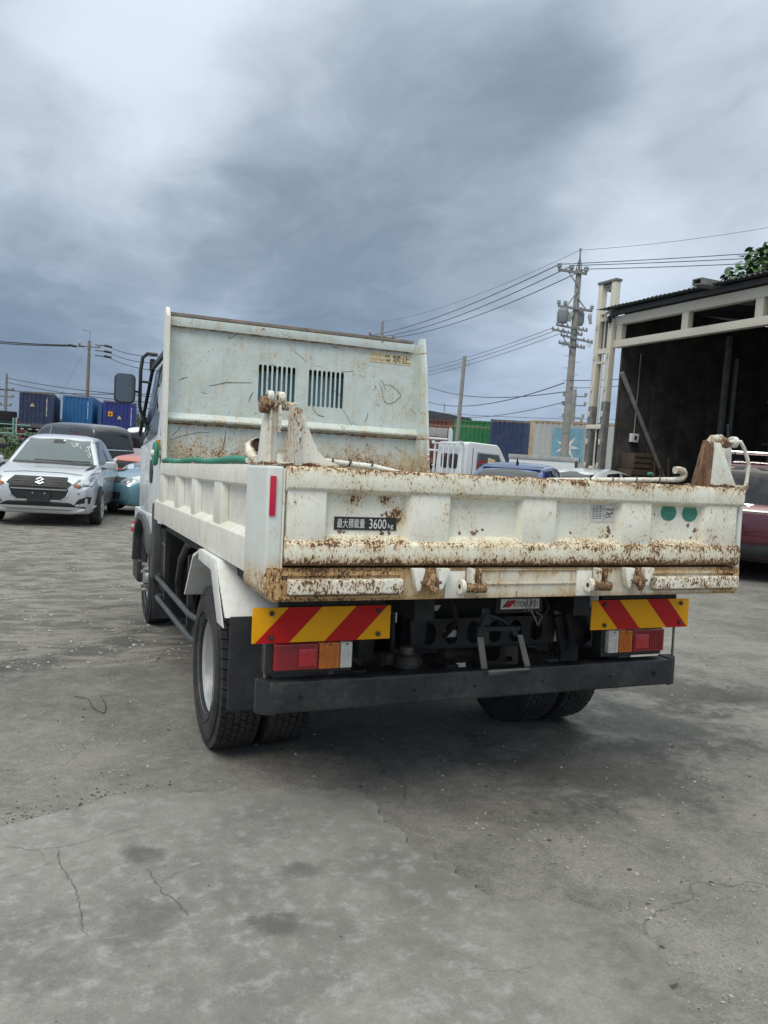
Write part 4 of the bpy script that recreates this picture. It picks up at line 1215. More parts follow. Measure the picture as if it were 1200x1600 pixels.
def car_hull(st, L, W, H):
    S = []
    for y, zb, w, zk, wr, zt in st:
        zk_, zt_, zb_ = zk * H, zt * H, zb * H
        w_, r_ = w * W, wr * W
        S.append([(0, zb_), (w_ * .84, zb_), (w_ * .965, zb_ + .10 * (zk_ - zb_)), (w_, zb_ + .50 * (zk_ - zb_)), (w_ * .985, zk_ - .04 * H), (w_ * .955, zk_),
                  (r_ + (w_ * .95 - r_) * .72, zk_ + .18 * (zt_ - zk_)), (r_ + (w_ * .95 - r_) * .10, zk_ + .80 * (zt_ - zk_)), (r_ * .90, zt_ - .10 * (zt_ - zk_) * .6), (r_ * .55, zt_ - .004), (0, zt_)])
    A = np.array([[(p[0], s[0] * L, p[1]) for p in q] for s, q in zip(st, S)])

    def cat(P, n):
        out = []
        m = len(P)
        for i in range(m - 1):
            p0, p1, p2, p3 = P[max(0, i - 1)], P[i], P[i + 1], P[min(m - 1, i + 2)]
            for k in range(n):
                t = k / n
                out.append(.5 * (2 * p1 + (p2 - p0) * t + (2 * p0 - 5 * p1 + 4 * p2 - p3) * t * t + (3 * p1 - p0 - 3 * p2 + p3) * t ** 3) * .55 + (p1 + (p2 - p1) * t) * .45)
        out.append(P[-1])
        return np.array(out)
    A = cat(A, 4)
    A = np.transpose(cat(np.transpose(A, (1, 0, 2)), 3), (1, 0, 2))
    ns, npt = A.shape[:2]
    full = np.concatenate([A, (A * np.array([-1, 1, 1]))[:, ::-1][:, 1:-1]], axis=1)
    m = full.shape[1]
    mb = MB()
    mb.v = [tuple(p) for p in full.reshape(-1, 3)]
    for i in range(ns - 1):
        for k in range(m):
            mb.f.append((i * m + k, i * m + (k + 1) % m, (i + 1) * m + (k + 1) % m, (i + 1) * m + k))
    mb.f += [tuple(range(m)), tuple(range((ns - 1) * m, ns * m))]
    return mb


DIRS = {'front': (Vector((0, -1, 0)), lambda a, b: Vector((a, 6, b))), 'back': (Vector((0, 1, 0)), lambda a, b: Vector((a, -6, b))), 'right': (Vector((-1, 0, 0)), lambda a, b: Vector((3, a, b))),
        'left': (Vector((1, 0, 0)), lambda a, b: Vector((-3, a, b))), 'top': (Vector((0, 0, -1)), lambda a, b: Vector((a, b, 5)))}


class Car:
    def __init__(self, name, label, cat, st, L, W, H, paint, loc, rz, wheel_r=.30, group=None):
        self.L, self.W, self.H = L, W / 2, H
        self.root = thing(name, label, cat, loc, rz, group)
        mb = car_hull(st, L, W / 2, H)
        self.body = mb.build('body', paint, self.root, smooth=62)
        self.bvh = BVHTree.FromPolygons([Vector(v) for v in mb.v], mb.f)
        self.wr = wheel_r

    def drape(self, name, pts, side, m, off=.006, step=.07, par=None, mirror=False, smooth=180, mb=None):
        """a panel that follows the body: outline given in the view from that side"""
        own = mb is None
        mb = mb or MB()
        d, org = DIRS[side]
        n = len(pts)
        P = [Vector(p) for p in pts]
        xs = [p[0] for p in pts]; ys = [p[1] for p in pts]
        def inside(px, py):
            c = False
            j = n - 1
            for i in range(n):
                if (pts[i][1] > py) != (pts[j][1] > py) and px < (pts[j][0] - pts[i][0]) * (py - pts[i][1]) / (pts[j][1] - pts[i][1]) + pts[i][0]:
                    c = not c
                j = i
            return c
        for px in np.arange(min(xs) + step / 2, max(xs), step):
            for py in np.arange(min(ys) + step / 2, max(ys), step):
                if inside(px, py):
                    P.append(Vector((px, py)))
        r = delaunay_2d_cdt(P, [(i, (i + 1) % n) for i in range(n)], [list(range(n))], 1, 1e-6)
        out = []
        for v in r[0]:
            hit = self.bvh.ray_cast(org(v.x, v.y), d)
            if hit[0] is None:
                near = self.bvh.find_nearest(org(v.x, v.y) + d * 5)
                q, nn = near[0], near[1]
            else:
                q, nn = hit[0], hit[1]
            if nn.dot(d) > 0: nn = -nn
            out.append(tuple(q + nn * off))
        mb.add(out, [tuple(f) for f in r[2]])
        if not own: return None
        o = mb.build(name, m, par or self.root, smooth=smooth)
        if mirror:
            self.drape(name, [(-a, b) for a, b in pts], side, m, off, step, par, False, smooth)
        return o

    def wheels(self, ys, spokes=6, rimmat='rim', inset=.02):
        ty = MB().lathe([(self.wr * .66, -.09), (self.wr * .80, -.10), (self.wr * .97, -.085), (self.wr, -.06), (self.wr, .06), (self.wr * .97, .085), (self.wr * .8, .10), (self.wr * .66, .09)], 32, 'x', closed=True)
        first = None
        for sx in (1, -1):
            for y in ys:
                self.drape('wheel_arch', [(y + (self.wr + .055) * math.cos(a), max(.165, self.wr + (self.wr + .055) * math.sin(a))) for a in [-.5 + k * (PI + 1.0) / 14 for k in range(15)]], 'right' if sx > 0 else 'left', M['deep'], .004)
                x = sx * (self.W - .075 + inset)
                if first is None:
                    o = ty.build('wheel', M['rubber'], self.root)
                    r0 = self.wr * .68
                    rm = MB().lathe([(r0, .085), (r0 * .94, .095), (r0 * .88, .07), (r0 * .86, .0), (r0 * .0, .0)], 28, 'x')
                    rm.build('rim', M['deep'] if spokes else M[rimmat], o, smooth=35)
                    sp = MB()
                    for k in range(spokes):
                        a = 2 * PI * k / spokes
                        for da in (-.16, .16):
                            P = []
                            for rad, w_, xx in ((r0 * .16, .03, .085), (r0 * .93, .035, .092)):
                                aa = a + da * (rad / r0) * .9
                                c, s = math.cos(aa), math.sin(aa)
                                for wv in (-w_ / 2, w_ / 2):
                                    for dx in (xx, xx - .03):
                                        P.append((dx, rad * c - wv * s, rad * s + wv * c))
                            sp.add(P, [(0, 2, 6, 4), (1, 5, 7, 3), (0, 4, 5, 1), (2, 3, 7, 6), (4, 6, 7, 5)])
                    sp.lathe([(r0 * .0, .095), (r0 * .15, .095), (r0 * .2, .08), (r0 * .2, .05)], 14, 'x')
                    sp.lathe([(r0 * .90, .08), (r0 * .92, .094), (r0 * .99, .096), (r0 * 1.0, .085)], 28, 'x')
                    sp.build('wheel_trim', M[rimmat], o, smooth=35)
                    first = o
                else:
                    o = dup(first, self.root)
                o.location = (x, y, self.wr)
                o.rotation_euler = (random.uniform(0, 3), 0, 0 if sx > 0 else PI)

    def mirrors(self, y, z, m, out=.10):
        for s in (-1, 1):
            q = MB().prism(rrect(s * self.W + (0 if s > 0 else -out) - .0, s * self.W + (out if s > 0 else 0), z - .065, z + .065, .035), 'xz', y - .05, y + .06).build('wing_mirror', m, self.root, bevel=.02, seg=3)
            MB().prism(rrect(s * self.W + (0.01 if s > 0 else -out + .012), s * self.W + (out - .012 if s > 0 else -.01), z - .05, z + .05, .03), 'xz', y - .056, y - .051).build('mirror_glass', M['mirror'], q)
            MB().box(*sorted((s * (self.W - .12), s * (self.W + .02))), y - .01, y + .04, z - .075, z - .045).build('mirror_foot', M['plastic'], q)

    def side_windows(self, front, rear, m=None, trim=True):
        m = m or M['glass']
        for sd_ in ('right', 'left'):
            for pts in (front, rear):
                if pts: self.drape('side_window', [(a * self.L, b * self.H) for a, b in pts], sd_, m, .005)

    def screen(self, zb, zt, wb, wt, m=None, side='front'):
        return self.drape('windscreen' if side == 'front' else 'rear_window', [(-wb * self.W, zb * self.H), (wb * self.W, zb * self.H), (wt * self.W, zt * self.H), (0, zt * self.H + .012), (-wt * self.W, zt * self.H)], side, m or M['screen'], .005)


def face_cam(dx, dy):
    """turn so that local +y points along (dx, dy)"""
    return math.atan2(-dx, dy)

HW1 = [(.165, .665), (.045, .925), (-.085, .95), (-.10, .665)]
HW2 = [(-.12, .665), (-.108, .95), (-.28, .925), (-.345, .80), (-.33, .69)]
VW1 = [(.30, .60), (.215, .86), (.06, .90), (.05, .585)]
VW2 = [(.03, .585), (.04, .905), (-.22, .905), (-.22, .585)]
VW3 = [(-.24, .585), (-.24, .905), (-.42, .89), (-.455, .82), (-.45, .60)]


def rz_of(az):
    """heading azimuth (clockwise from +y) to a z rotation"""
    return -R_(az)

# --- silver hatchback, front towards the camera -------------------------------------
c = Car('silver_hatchback', 'silver hatchback facing the camera with white marks on its windscreen', 'car', HATCH, 3.84, 1.695, 1.50, M['silver'], (-1.74, 13.05, gz(-1.7, 12.6) + .01), rz_of(190), .305)
c.wheels((1.19, -1.20), 7, 'rim')
hx = [(-.50, .70), (-.40, .80), (.40, .80), (.50, .70), (.42, .50), (.33, .43), (-.33, .43), (-.42, .50)]
g = c.drape('grille', hx, 'front', M['print'], .006)
def hexw(z):
    for (za, wa), (zb_, wb_) in zip(((.43, .33), (.50, .42), (.70, .50)), ((.50, .42), (.70, .50), (.80, .40))):
        if za <= z <= zb_: return wa + (wb_ - wa) * (z - za) / (zb_ - za) - .025
    return .3
for k in range(9):
    z = .455 + k * .038
    w_ = min(hexw(z), hexw(min(.80, z + .010)))
    c.drape('grille_bar', [(-w_, z), (w_, z), (w_, z + .010), (-w_, z + .010)], 'front', M['plastic'], .010, par=g)
c.drape('chrome_strip', [(-.42, .595), (.42, .595), (.43, .615), (-.43, .615)], 'front', M['chrome'], .02, par=g)
mb_ = MB()
for i in range(3, 8):
    (a, b), (a2, b2) = hx[i], hx[(i + 1) % 8]
    c.drape('x', [(a, b - .014), (a2, b2 - .014), (a2, b2 + .008), (a, b + .008)] if abs(b2 - b) < .02 else [(a - .012, b), (a2 - .012, b2), (a2 + .012, b2), (a + .012, b)], 'front', None, .016, mb=mb_)
mb_.build('grille_trim', M['chrome'], g)
em = [(-.08, .690), (-.005, .656), (.08, .690), (-.03, .745), (-.008, .757), (.055, .728), (.08, .742), (.005, .782), (-.08, .742), (.03, .690), (.005, .678), (-.055, .704)]
c.drape('emblem', [(a * .85, b * .85 + .115) for a, b in em], 'front', M['chromepaint'], .024, .03, par=g)
np_ = c.drape('blank_plate_holder', [(-.175, .40), (.175, .40), (.175, .565), (-.175, .565)], 'front', M['plate'], .035, par=g)
for bx in (-.09, .09):
    c.drape('plate_bolt', [(bx - .012, .53), (bx + .012, .53), (bx + .012, .55), (bx - .012, .55)], 'front', M['rim'], .037, par=np_)
for s in (-1, 1):
    hl_ = c.drape('headlight', [(s * .50, .70), (s * .52, .66), (s * .60, .635), (s * .78, .665), (s * .815, .76), (s * .80, .885), (s * .72, .86), (s * .58, .77)], 'front', M['lampdark'], .008)
    c.drape('headlight_lens', [(s * .60, .705), (s * .63, .66), (s * .77, .685), (s * .795, .76), (s * .785, .86), (s * .72, .835), (s * .62, .765)], 'front', M['lamp'], .012, .05, hl_)
    c.drape('headlight_unit', [(s * .685 + .04 * math.cos(a), .735 + .04 * math.sin(a)) for a in [k * PI / 6 for k in range(12)]], 'front', M['chrome'], .016, .04, hl_)
    c.drape('headlight_unit', [(s * .755 + .03 * math.cos(a), .775 + .04 * math.sin(a)) for a in [k * PI / 6 for k in range(12)]], 'front', M['lampdark'], .016, .04, hl_)
    c.drape('indicator', [(s * .52, .685), (s * .56, .65), (s * .60, .66), (s * .57, .71)], 'front', M['amber'], .012, .04, hl_)
    fg = c.drape('fog_recess', [(s * .54, .37), (s * .76, .39), (s * .78, .50), (s * .72, .51), (s * .60, .46)], 'front', M['print'], .008)
    for k in range(3):
        c.drape('recess_slat', [(s * .60, .37 + k * .035), (s * .76, .395 + k * .035), (s * .76, .403 + k * .035), (s * .60, .378 + k * .035)], 'front', M['plasticgrey'], .013, par=fg)
    c.drape('parking_sensor', [(s * .60 + .014 * math.cos(a), .555 + .014 * math.sin(a)) for a in [k * PI / 4 for k in range(8)]], 'front', M['plastic'], .01)
    c.drape('side_sill', [(-.9, .21), (.85, .21), (.85, .30), (-.9, .30)], 'right' if s > 0 else 'left', M['silver'], .012)
c.drape('lower_intake', [(-.70, .34), (-.45, .40), (.45, .40), (.70, .34), (.72, .30), (-.72, .30)], 'front', M['print'], .008)
c.drape('lower_lip', [(-.84, .42), (-.76, .32), (-.45, .272), (.45, .272), (.76, .32), (.84, .42), (.82, .28), (.5, .225), (-.5, .225), (-.82, .28)], 'front', M['chromepaint'], .018, .05)
c.screen(.672, .935, .78, .605)
c.drape('cowl_panel', [(-.66, .975), (.66, .975), (.66, 1.012), (-.66, 1.012)], 'front', M['plastic'], .008)
MB().tube([(.30, .84, 1.045), (-.05, .835, 1.04), (-.34, .83, 1.035)], .012, 6).build('wiper', M['plastic'], c.root)
MB().tube([(-.10, .84, 1.045), (-.36, .83, 1.04), (-.60, .77, 1.04)], .012, 6).build('wiper', M['plastic'], c.root)
c.drape('rear_view_sensor', [(-.10, 1.335), (.10, 1.335), (.09, 1.40), (-.09, 1.40)], 'front', M['plastic'], .008)
mk = MB()
rg = random.Random(11)
for (bx, bz) in ((-.27, 1.315), (-.32, 1.305), (-.37, 1.30), (-.23, 1.335), (-.47, 1.30), (-.52, 1.30), (-.53, 1.245), (-.50, 1.20), (-.555, 1.19), (-.54, 1.165), (-.56, 1.12), (-.30, 1.33)):
    n = rg.choice((2, 3, 3))
    for _ in range(n):
        ax, az = bx + rg.uniform(-.02, .02), bz + rg.uniform(-.02, .02)
        ex_, ez_ = ax + rg.uniform(-.03, .03), az + rg.uniform(-.035, .035)
        c.drape('x', [(ax, az), (ax + .010, az + .004), (ex_ + .010, ez_ + .004), (ex_, ez_)], 'front', None, .008, .03, mb=mk)
c.drape('x', [(-.10, 1.375), (-.06, 1.375), (-.06, 1.40), (-.10, 1.40)], 'front', None, .009, mb=mk)
mk.build('chalk_marks', M['letter'], c.root, smooth=0, kind='stuff')
c.side_windows(HW1, HW2)
c.mirrors(.62, 1.00, M['silver'], .17)
for sd_ in ('right', 'left'):
    c.drape('door_gap', [(.66, .35), (.672, .35), (.672, .98), (.66, .98)], sd_, M['print'], .003)
    c.drape('door_gap', [(-.40, .35), (-.388, .35), (-.388, .98), (-.40, .98)], sd_, M['print'], .003)
    c.drape('door_handle', [(-.33, .80), (-.18, .80), (-.18, .835), (-.33, .835)], sd_, M['silver'], .02)
# crumpled wing beside the headlight
c.drape('dented_wing_gap', [(-.60, .90), (-.70, .935), (-.72, .99), (-.66, .985), (-.62, .94)], 'front', M['print'], .012, .04)
c.drape('bonnet_gap', [(-.60, .845), (-.3, .868), (.3, .868), (.60, .845), (.60, .838), (.3, .860), (-.3, .860), (-.60, .838)], 'front', M['plasticgrey'], .003, .05)

# --- pale blue car, crumpled nose, between the silver car and the truck ------------------------------------
c = Car('blue_compact_car', 'light blue small car with a crumpled nose beside the truck cab', 'car', HATCH, 3.5, 1.50, 1.34, M['teal'], (.64, 14.74, gz(.3, 14) + .01), rz_of(240), .28)
c.wheels((1.08, -1.10), 6)
for s in (-1, 1):
    hl_ = c.drape('headlight', [(s * .46, 0.728), (s * .47, 0.601), (s * .62, 0.564), (s * .72, 0.655), (s * .70, 0.801), (s * .58, 0.792)], 'front', M['lamp'], .01)
    c.drape('headlight_unit', [(s * .54 + .06 * math.cos(a), .665 + .058 * math.sin(a)) for a in [k * PI / 6 for k in range(12)]], 'front', M['lampdark'], .014, .04, hl_)
    c.drape('torn_gap', [(s * .40, 0.819), (s * .55, 0.846), (s * .72, 0.837), (s * .72, 0.792), (s * .52, 0.783)], 'front', M['deep'], .012)
c.drape('grille', [(-.38, .62), (.38, .62), (.40, .72), (-.40, .72)], 'front', M['print'], .008)
c.drape('lower_intake', [(-.40, .30), (.40, .30), (.44, .44), (-.44, .44)], 'front', M['print'], .008)
c.drape('bumper_seam', [(.48, .58), (.72, .60), (.72, .61), (.48, .59)], 'front', M['deep'], .008)
MB().box(.44, .735, 1.66, 1.735, .30, .52).build('bent_bumper_corner', M['teal'], c.root, bevel=.03, seg=3).rotation_euler = (0, 0, .06)
c.screen(.675, .945, .79, .64)
c.side_windows(HW1, HW2)

# --- black car behind it ------------------------------------
c = Car('black_hatchback', 'black car with clear headlamps between the orange car and the blue car', 'car', HATCH, 4.3, 1.75, 1.62, M['blackcar'], (1.66, 17.3, gz(1.6, 17) + .01), rz_of(235), .31)
c.wheels((1.3, -1.3), 6)
for s in (-1, 1):
    hl_ = c.drape('headlight', [(s * .30, .84), (s * .32, .74), (s * .60, .72), (s * .82, .80), (s * .80, .92), (s * .60, .92)], 'front', M['lamp'], .01)
    c.drape('headlight_unit', [(s * .55 + .07 * math.cos(a), .80 + .05 * math.sin(a)) for a in [k * PI / 6 for k in range(12)]], 'front', M['lampdark'], .014, .04, hl_)
    c.drape('fog_recess', [(s * .45, .36), (s * .72, .38), (s * .72, .48), (s * .50, .46)], 'front', M['deep'], .008)
g = c.drape('grille', [(-.28, .72), (.28, .72), (.30, .86), (-.30, .86)], 'front', M['print'], .008)
for k in range(3):
    c.drape('grille_bar', [(-.27, .75 + k * .035), (.27, .75 + k * .035), (.27, .76 + k * .035), (-.27, .76 + k * .035)], 'front', M['chrome'], .014, par=g)
c.drape('trim_strip', [(-.75, .66), (.75, .66), (.76, .68), (-.76, .68)], 'front', M['chrome'], .012)
c.screen(.672, .945, .79, .635, M['glass'])
c.side_windows(HW1, HW2)
c.mirrors(.72, 1.04, M['blackcar'], .16)

# --- orange car ------------------------------------
c = Car('orange_suv', 'orange red car with a pale bumper strip behind the black car', 'car', SUV, 4.3, 1.78, 1.68, M['orangecar'], (1.63, 20.3, gz(1.6, 20) + .01), rz_of(235), .33)
c.wheels((1.3, -1.3), 6)
for s in (-1, 1):
    c.drape('headlight', [(s * .48, .92), (s * .50, .80), (s * .76, .80), (s * .80, .96), (s * .68, .98)], 'front', M['lamp'], .01)
c.drape('grille', [(-.42, .72), (.42, .72), (.46, .90), (-.46, .90)], 'front', M['print'], .008)
c.screen(.70, .935, .78, .69)
c.side_windows(HW1, HW2)
c.mirrors(.70, 1.13, M['bluecar'], .17)
c.drape('pillar_strip', [(.60, 1.20), (.66, 1.20), (.57, 1.55), (.53, 1.55)], 'front', M['whitecar'], .012)

# --- dark minivan side on ------------------------------------
vd = (Vector((-2.48, 29.0, 0)) - Vector((.30, 23.75, 0)))
vh = math.degrees(math.atan2(vd.x, vd.y))
c = Car('dark_minivan', 'long dark grey minivan standing side on behind the silver hatchback', 'van', VAN, 4.85, 1.74, 1.86, M['darkgrey'], (-1.28, 26.35, gz(-.8, 26) + .0), rz_of(vh), .33)
c.wheels((1.45, -1.40), 6)
c.side_windows(VW1, VW2)
for sd_ in ('left', 'right'):
    c.drape('side_window', [(a * c.L, b * c.H) for a, b in VW3], sd_, M['glass'], .005)
    c.drape('chrome_strip', [(1.5, 1.055), (1.5, 1.075), (-2.2, 1.075), (-2.2, 1.055)], sd_, M['chrome'], .01)
    c.drape('pillar_strip', [(.245, 1.10), (.285, 1.10), (.30, 1.68), (.26, 1.68)], sd_, M['chrome'], .008)
c.screen(.60, .90, .82, .72, M['glass'])
c.screen(.58, .90, .80, .70, M['glass'], 'back')
for s in (-1, 1):
    c.drape('tail_light', [(s * .72, 1.02), (s * .82, 1.02), (s * .76, 1.56), (s * .68, 1.58)], 'back', M['taillight'] if s > 0 else M['darktail'], .012)
c.drape('chrome_strip', [(-.72, 1.03), (.72, 1.03), (.72, 1.055), (-.72, 1.055)], 'back', M['chrome'], .02)
c.mirrors(1.55, 1.15, M['darkgrey'], .16)

# --- white van beside the cab ------------------------------------
c = Car('white_kei_van', 'small white van with a dark window just left of the truck cab', 'van', VAN, 3.4, 1.48, 1.88, M['whitecar'], (1.25, 27.6, gz(1, 27)), rz_of(12), .28)
c.wheels((1.1, -1.1), 0)
c.side_windows(VW1, VW2)
c.screen(.60, .90, .80, .70, M['glass'])
c.screen(.60, .90, .74, .66, M['glass'], 'back')
for s in (-1, 1):
    c.drape('tail_light', [(s * .58, .55), (s * .68, .55), (s * .68, .95), (s * .58, .95)], 'back', M['taillight'], .012)

# --- black car cut by the left edge of the picture ------------------------------------
c = Car('black_suv', 'black car with swept headlamps cut by the frame behind the silver hatchback', 'car', SUV, 4.4, 1.80, 1.66, M['blackcar'], (-4.15, 19.6, gz(-4, 19)), rz_of(170), .33)
c.wheels((1.3, -1.3), 6)
for s in (-1, 1):
    hl_ = c.drape('headlight', [(s * .42, .90), (s * .45, .80), (s * .70, .86), (s * .86, 1.02), (s * .84, 1.06), (s * .62, .98)], 'front', M['lamp'], .01)
c.drape('grille', [(-.36, .70), (.36, .70), (.40, .90), (-.40, .90)], 'front', M['print'], .008)
c.drape('bonnet_trim', [(-.7, 1.02), (.7, 1.02), (.7, 1.035), (-.7, 1.035)], 'front', M['plasticgrey'], .008)
c.screen(.70, .935, .78, .69)
c.side_windows(HW1, HW2)
c.mirrors(.70, 1.13, M['blackcar'], .16)

# --- dark blue car, only its roof shows above the tailgate ------------------------------------
c = Car('blue_hatchback', 'dark blue car whose roof with a short aerial shows over the tailgate', 'car', HATCH, 4.0, 1.74, 1.53, M['bluecar'], (6.25, 9.9, gz(6.2, 9.9)), rz_of(42), .30)
c.wheels((1.22, -1.22), 6)
c.screen(.672, .945, .79, .635, M['glass'])
c.screen(.69, .93, .62, .57, M['glass'], 'back')
c.side_windows(HW1, HW2)
c.mirrors(.64, 1.02, M['bluecar'], .16)
MB().tube([(.0, -.95, 1.505), (.0, -.98, 1.555), (.0, -1.02, 1.60)], [.028, .016, .008], 8).build('aerial', M['plastic'], c.root)
for s in (-1, 1):
    c.drape('tail_light', [(s * .58, .92), (s * .76, .90), (s * .72, 1.12), (s * .60, 1.12)], 'back', M['taillight'], .012)
c.drape('roof_spoiler', [(-.5, 1.40), (.5, 1.40), (.48, 1.44), (-.48, 1.44)], 'back', M['bluecar'], .03)

# --- maroon SUV at the right edge, tail towards the camera ------------------------------------
c = Car('maroon_suv', 'dark maroon SUV with chrome roof rails parked at the shed mouth', 'SUV', SUV, 4.8, 1.90, 1.78, M['maroon'], (9.15, 7.25, gz(9, 7) + .0), rz_of(50), .36)
c.wheels((1.42, -1.42), 5)
c.screen(.635, .925, .80, .70, M['glassgrey'], 'back')
c.screen(.70, .935, .78, .69, M['glass'])
c.side_windows(HW1, HW2)
c.drape('plate_garnish', [(-.50, 1.02), (-.3, 1.045), (.3, 1.045), (.50, 1.02), (.3, 1.022), (-.3, 1.022)], 'back', M['steel'], .02, .04)
c.drape('emblem', [(-.07, 1.115), (-.012, 1.105), (-.012, 1.085), (.012, 1.085), (.012, 1.105), (.07, 1.115), (.07, 1.13), (-.07, 1.13)], 'back', M['chrome'], .016, .03)
c.drape('bumper_top', [(-.84, .60), (.84, .60), (.82, .68), (-.82, .68)], 'back', M['maroon'], .03)
c.drape('reflector', [(-.80, .74), (-.48, .735), (-.48, .755), (-.80, .77)], 'back', M['galvlight'], .02)
c.drape('reflector', [(.80, .74), (.48, .735), (.48, .755), (.80, .77)], 'back', M['galvlight'], .02)
c.drape('lower_cladding', [(-.84, .34), (.84, .34), (.86, .56), (-.86, .56)], 'back', M['plastic'], .012)
for s in (-1, 1):
    c.drape('tail_light', [(s * .60, 1.02), (s * .84, 1.0), (s * .82, 1.15), (s * .62, 1.13)], 'back', M['taillight'], .014)
    rr = MB().tube([(s * .63, 1.0, 1.755), (s * .63, .9, 1.83), (s * .63, .6, 1.855), (s * .63, -1.4, 1.855), (s * .63, -1.75, 1.825), (s * .63, -1.85, 1.745)], .021, 10)
    rr.build('roof_rail', M['chrome'], c.root)
    MB().tube([(s * .36, -.9, 1.93), (s * .36, -1.95, 1.93)], .02, 8).build('load_bar', M['chrome'], c.root)
for yy in (-1.05, -1.75):
    MB().tube([(-.66, yy, 1.885), (.66, yy, 1.885)], .02, 8).build('cross_bar', M['chrome'], c.root)
    for s in (-1, 1):
        MB().box(s * .63 - .03, s * .63 + .03, yy - .03, yy + .03, 1.86, 1.90).build('bar_foot', M['plastic'], c.root)
        MB().box(s * .36 - .02, s * .36 + .02, yy - .02, yy + .02, 1.895, 1.92).build('bar_clamp', M['plastic'], c.root)
c.mirrors(.80, 1.17, M['maroon'], .18)
MB().tube([(-.45, -2.1, .34), (.45, -2.1, .34)], .05, 10).build('exhaust_silencer', M['grime'], c.root)

# white broken panel on the ground under the SUV's tail
MB().prism([(-.30, 0), (-.16, .09), (.02, .12), (.18, .10), (.30, .03), (.26, 0)], 'xz', -.12, .14).build('x', M['whitecar'], None, bevel=.02)
o = bpy.context.scene.objects['x']
o.name = 'bumper_fragment'
o.location = (8.55, 7.35, gz(8.5, 7.3) - .005)
o.rotation_euler = (0, 0, -.8)
tag(o, 'white broken body panel lying on the ground under the maroon SUV', 'broken panel')

# red and white can-like reflector post stub beyond the truck's front wheel
rs = thing('marker_stub', 'small red and white marker stub on the ground left of the truck', 'marker', (-.60, 10.9, gz(-.6, 10.9)))
MB().cyl((0, 0, .0), (0, 0, .07), .055, 14).build('base', M['redstrip'], rs, bevel=.006)
MB().cyl((0, 0, .07), (0, 0, .13), .05, 14).build('band', M['paper'], rs)
MB().cyl((0, 0, .13), (0, 0, .17), .05, 14, .04).build('cap', M['redstrip'], rs, bevel=.006)

# --- white kei truck behind the tailgate ------------------------------------
def kei_truck(name, label, loc, az, bed_only=False):
    root = thing(name, label, 'pickup truck', loc, rz_of(az))
    b = MB()
    prof = [(1.60, .45), (1.66, .95), (1.58, 1.08), (1.18, 1.74), (1.10, 1.82), (.42, 1.85), (.36, 1.81), (.33, 1.2), (.32, .45)]
    b.prism(prof, 'yz', -.70, .70)
    body = b.build('cab', M['whitecar'], root, bevel=.045, seg=3)
    for s in (-1, 1):
        MB().prism([(1.40, 1.10), (1.14, 1.60), (.62, 1.62), (.60, 1.10)], 'yz', *sorted((s * .701, s * .706))).build('door_window', M['screen'] if s > 0 else M['glass'], body, bevel=.002)
        MB().prism([(1.46, 1.085), (1.16, 1.655), (.57, 1.675), (.555, 1.06), (.60, 1.09), (.61, 1.63), (1.145, 1.61), (1.41, 1.10)], 'yz', *sorted((s * .7015, s * .709))).build('window_frame', M['whitecar'], body)
        MB().box(*sorted((s * .7, s * .703)), .50, .512, .5, 1.72).build('door_gap', M['print'], body)
        q = MB().box(*sorted((s * .78, s * .93)), 1.28, 1.33, 1.12, 1.32).build('wing_mirror', M['plastic'], root, bevel=.03)
        MB().cyl((s * .70, 1.3, 1.15), (s * .80, 1.3, 1.2), .014, 6).build('mirror_arm', M['plastic'], q)
    for xa, xb in ((-.42, -.06), (.0, .34)):
        MB().prism(rrect(xa, xb, 1.26, 1.58, .05), 'xz', .318, .333).build('rear_window', M['glass'], body)
    MB().prism([(1.60, 1.10), (1.19, 1.68), (1.20, 1.69), (1.62, 1.11)], 'yz', -.6, .6).build('windscreen', M['glass'], body)
    bed = MB().box(-.70, .70, -1.62, .28, .60, .66).build('load_bed', M['whitecar'], root, bevel=.01)
    for s in (-1, 1):
        MB().box(*sorted((s * .675, s * .70)), -1.62, .28, .66, .95).build('bed_side', M['whitecar'], bed, bevel=.008)
    MB().box(-.70, .70, -1.645, -1.62, .62, .95).build('bed_gate', M['whitecar'], bed, bevel=.008)
    fr = MB()
    fr.tube([(-.66, .27, .66), (-.66, .27, 1.80), (.66, .27, 1.80), (.66, .27, .66)], .026, 8)
    gf = fr.build('guard_frame', M['whitecar'], root)
    for x0 in (-.22, .02, .26):
        MB().cyl((x0, .27, 1.0), (x0, .27, 1.79), .018, 8).build('guard_bar', M['whitecar'], gf)
    MB().box(-.66, .66, .205, .235, .95, 1.14).build('guard_board', M['galvlight'], gf, bevel=.004)
    for s in (-1, 1):
        MB().box(s * .66 - .03, s * .66 + .03, .19, .25, 1.78, 1.85).build('guard_end', M['whitecar'], gf, bevel=.006)
    for y in (1.0, -1.0):
        for s in (-1, 1):
            MB().lathe([(.16, -.07), (.26, -.07), (.28, -.04), (.28, .04), (.26, .07), (.16, .07)], 24, 'x', (s * .62, y, .28), True).build('wheel', M['rubber'], root)
            MB().lathe([(.0, .03), (.12, .03), (.165, .06)], 20, 'x', (s * .62, y, .28)).build('hub', M['rim'], root)
    return root
kt = kei_truck('white_kei_truck', 'white flatbed mini truck with a red letter in its side window', (5.83, 12.82, gz(6.3, 13.4) + .04), 90)
tx = MB()
put_text(tx, 'D', .66, 1.24, .20, .22, lambda a, b: (.7085, a, b))
tx.build('window_letter', M['redref'], kt, smooth=0)
MB().prism([(.88, 1.38), (1.06, 1.35), (1.06, 1.50), (.88, 1.54)], 'yz', .7065, .7085).build('window_sticker', M['tan'], kt)
MB().box(.707, .7085, .90, .97, 1.22, 1.30).build('window_sticker', M['redref'], kt)
tb = thing('flatbed_truck_body', 'pale grey flat truck bed side with a dark end post right of the mini truck', 'truck bed', (8.15, 13.4, gz(8, 14)), math.atan2(-1.15, .85))
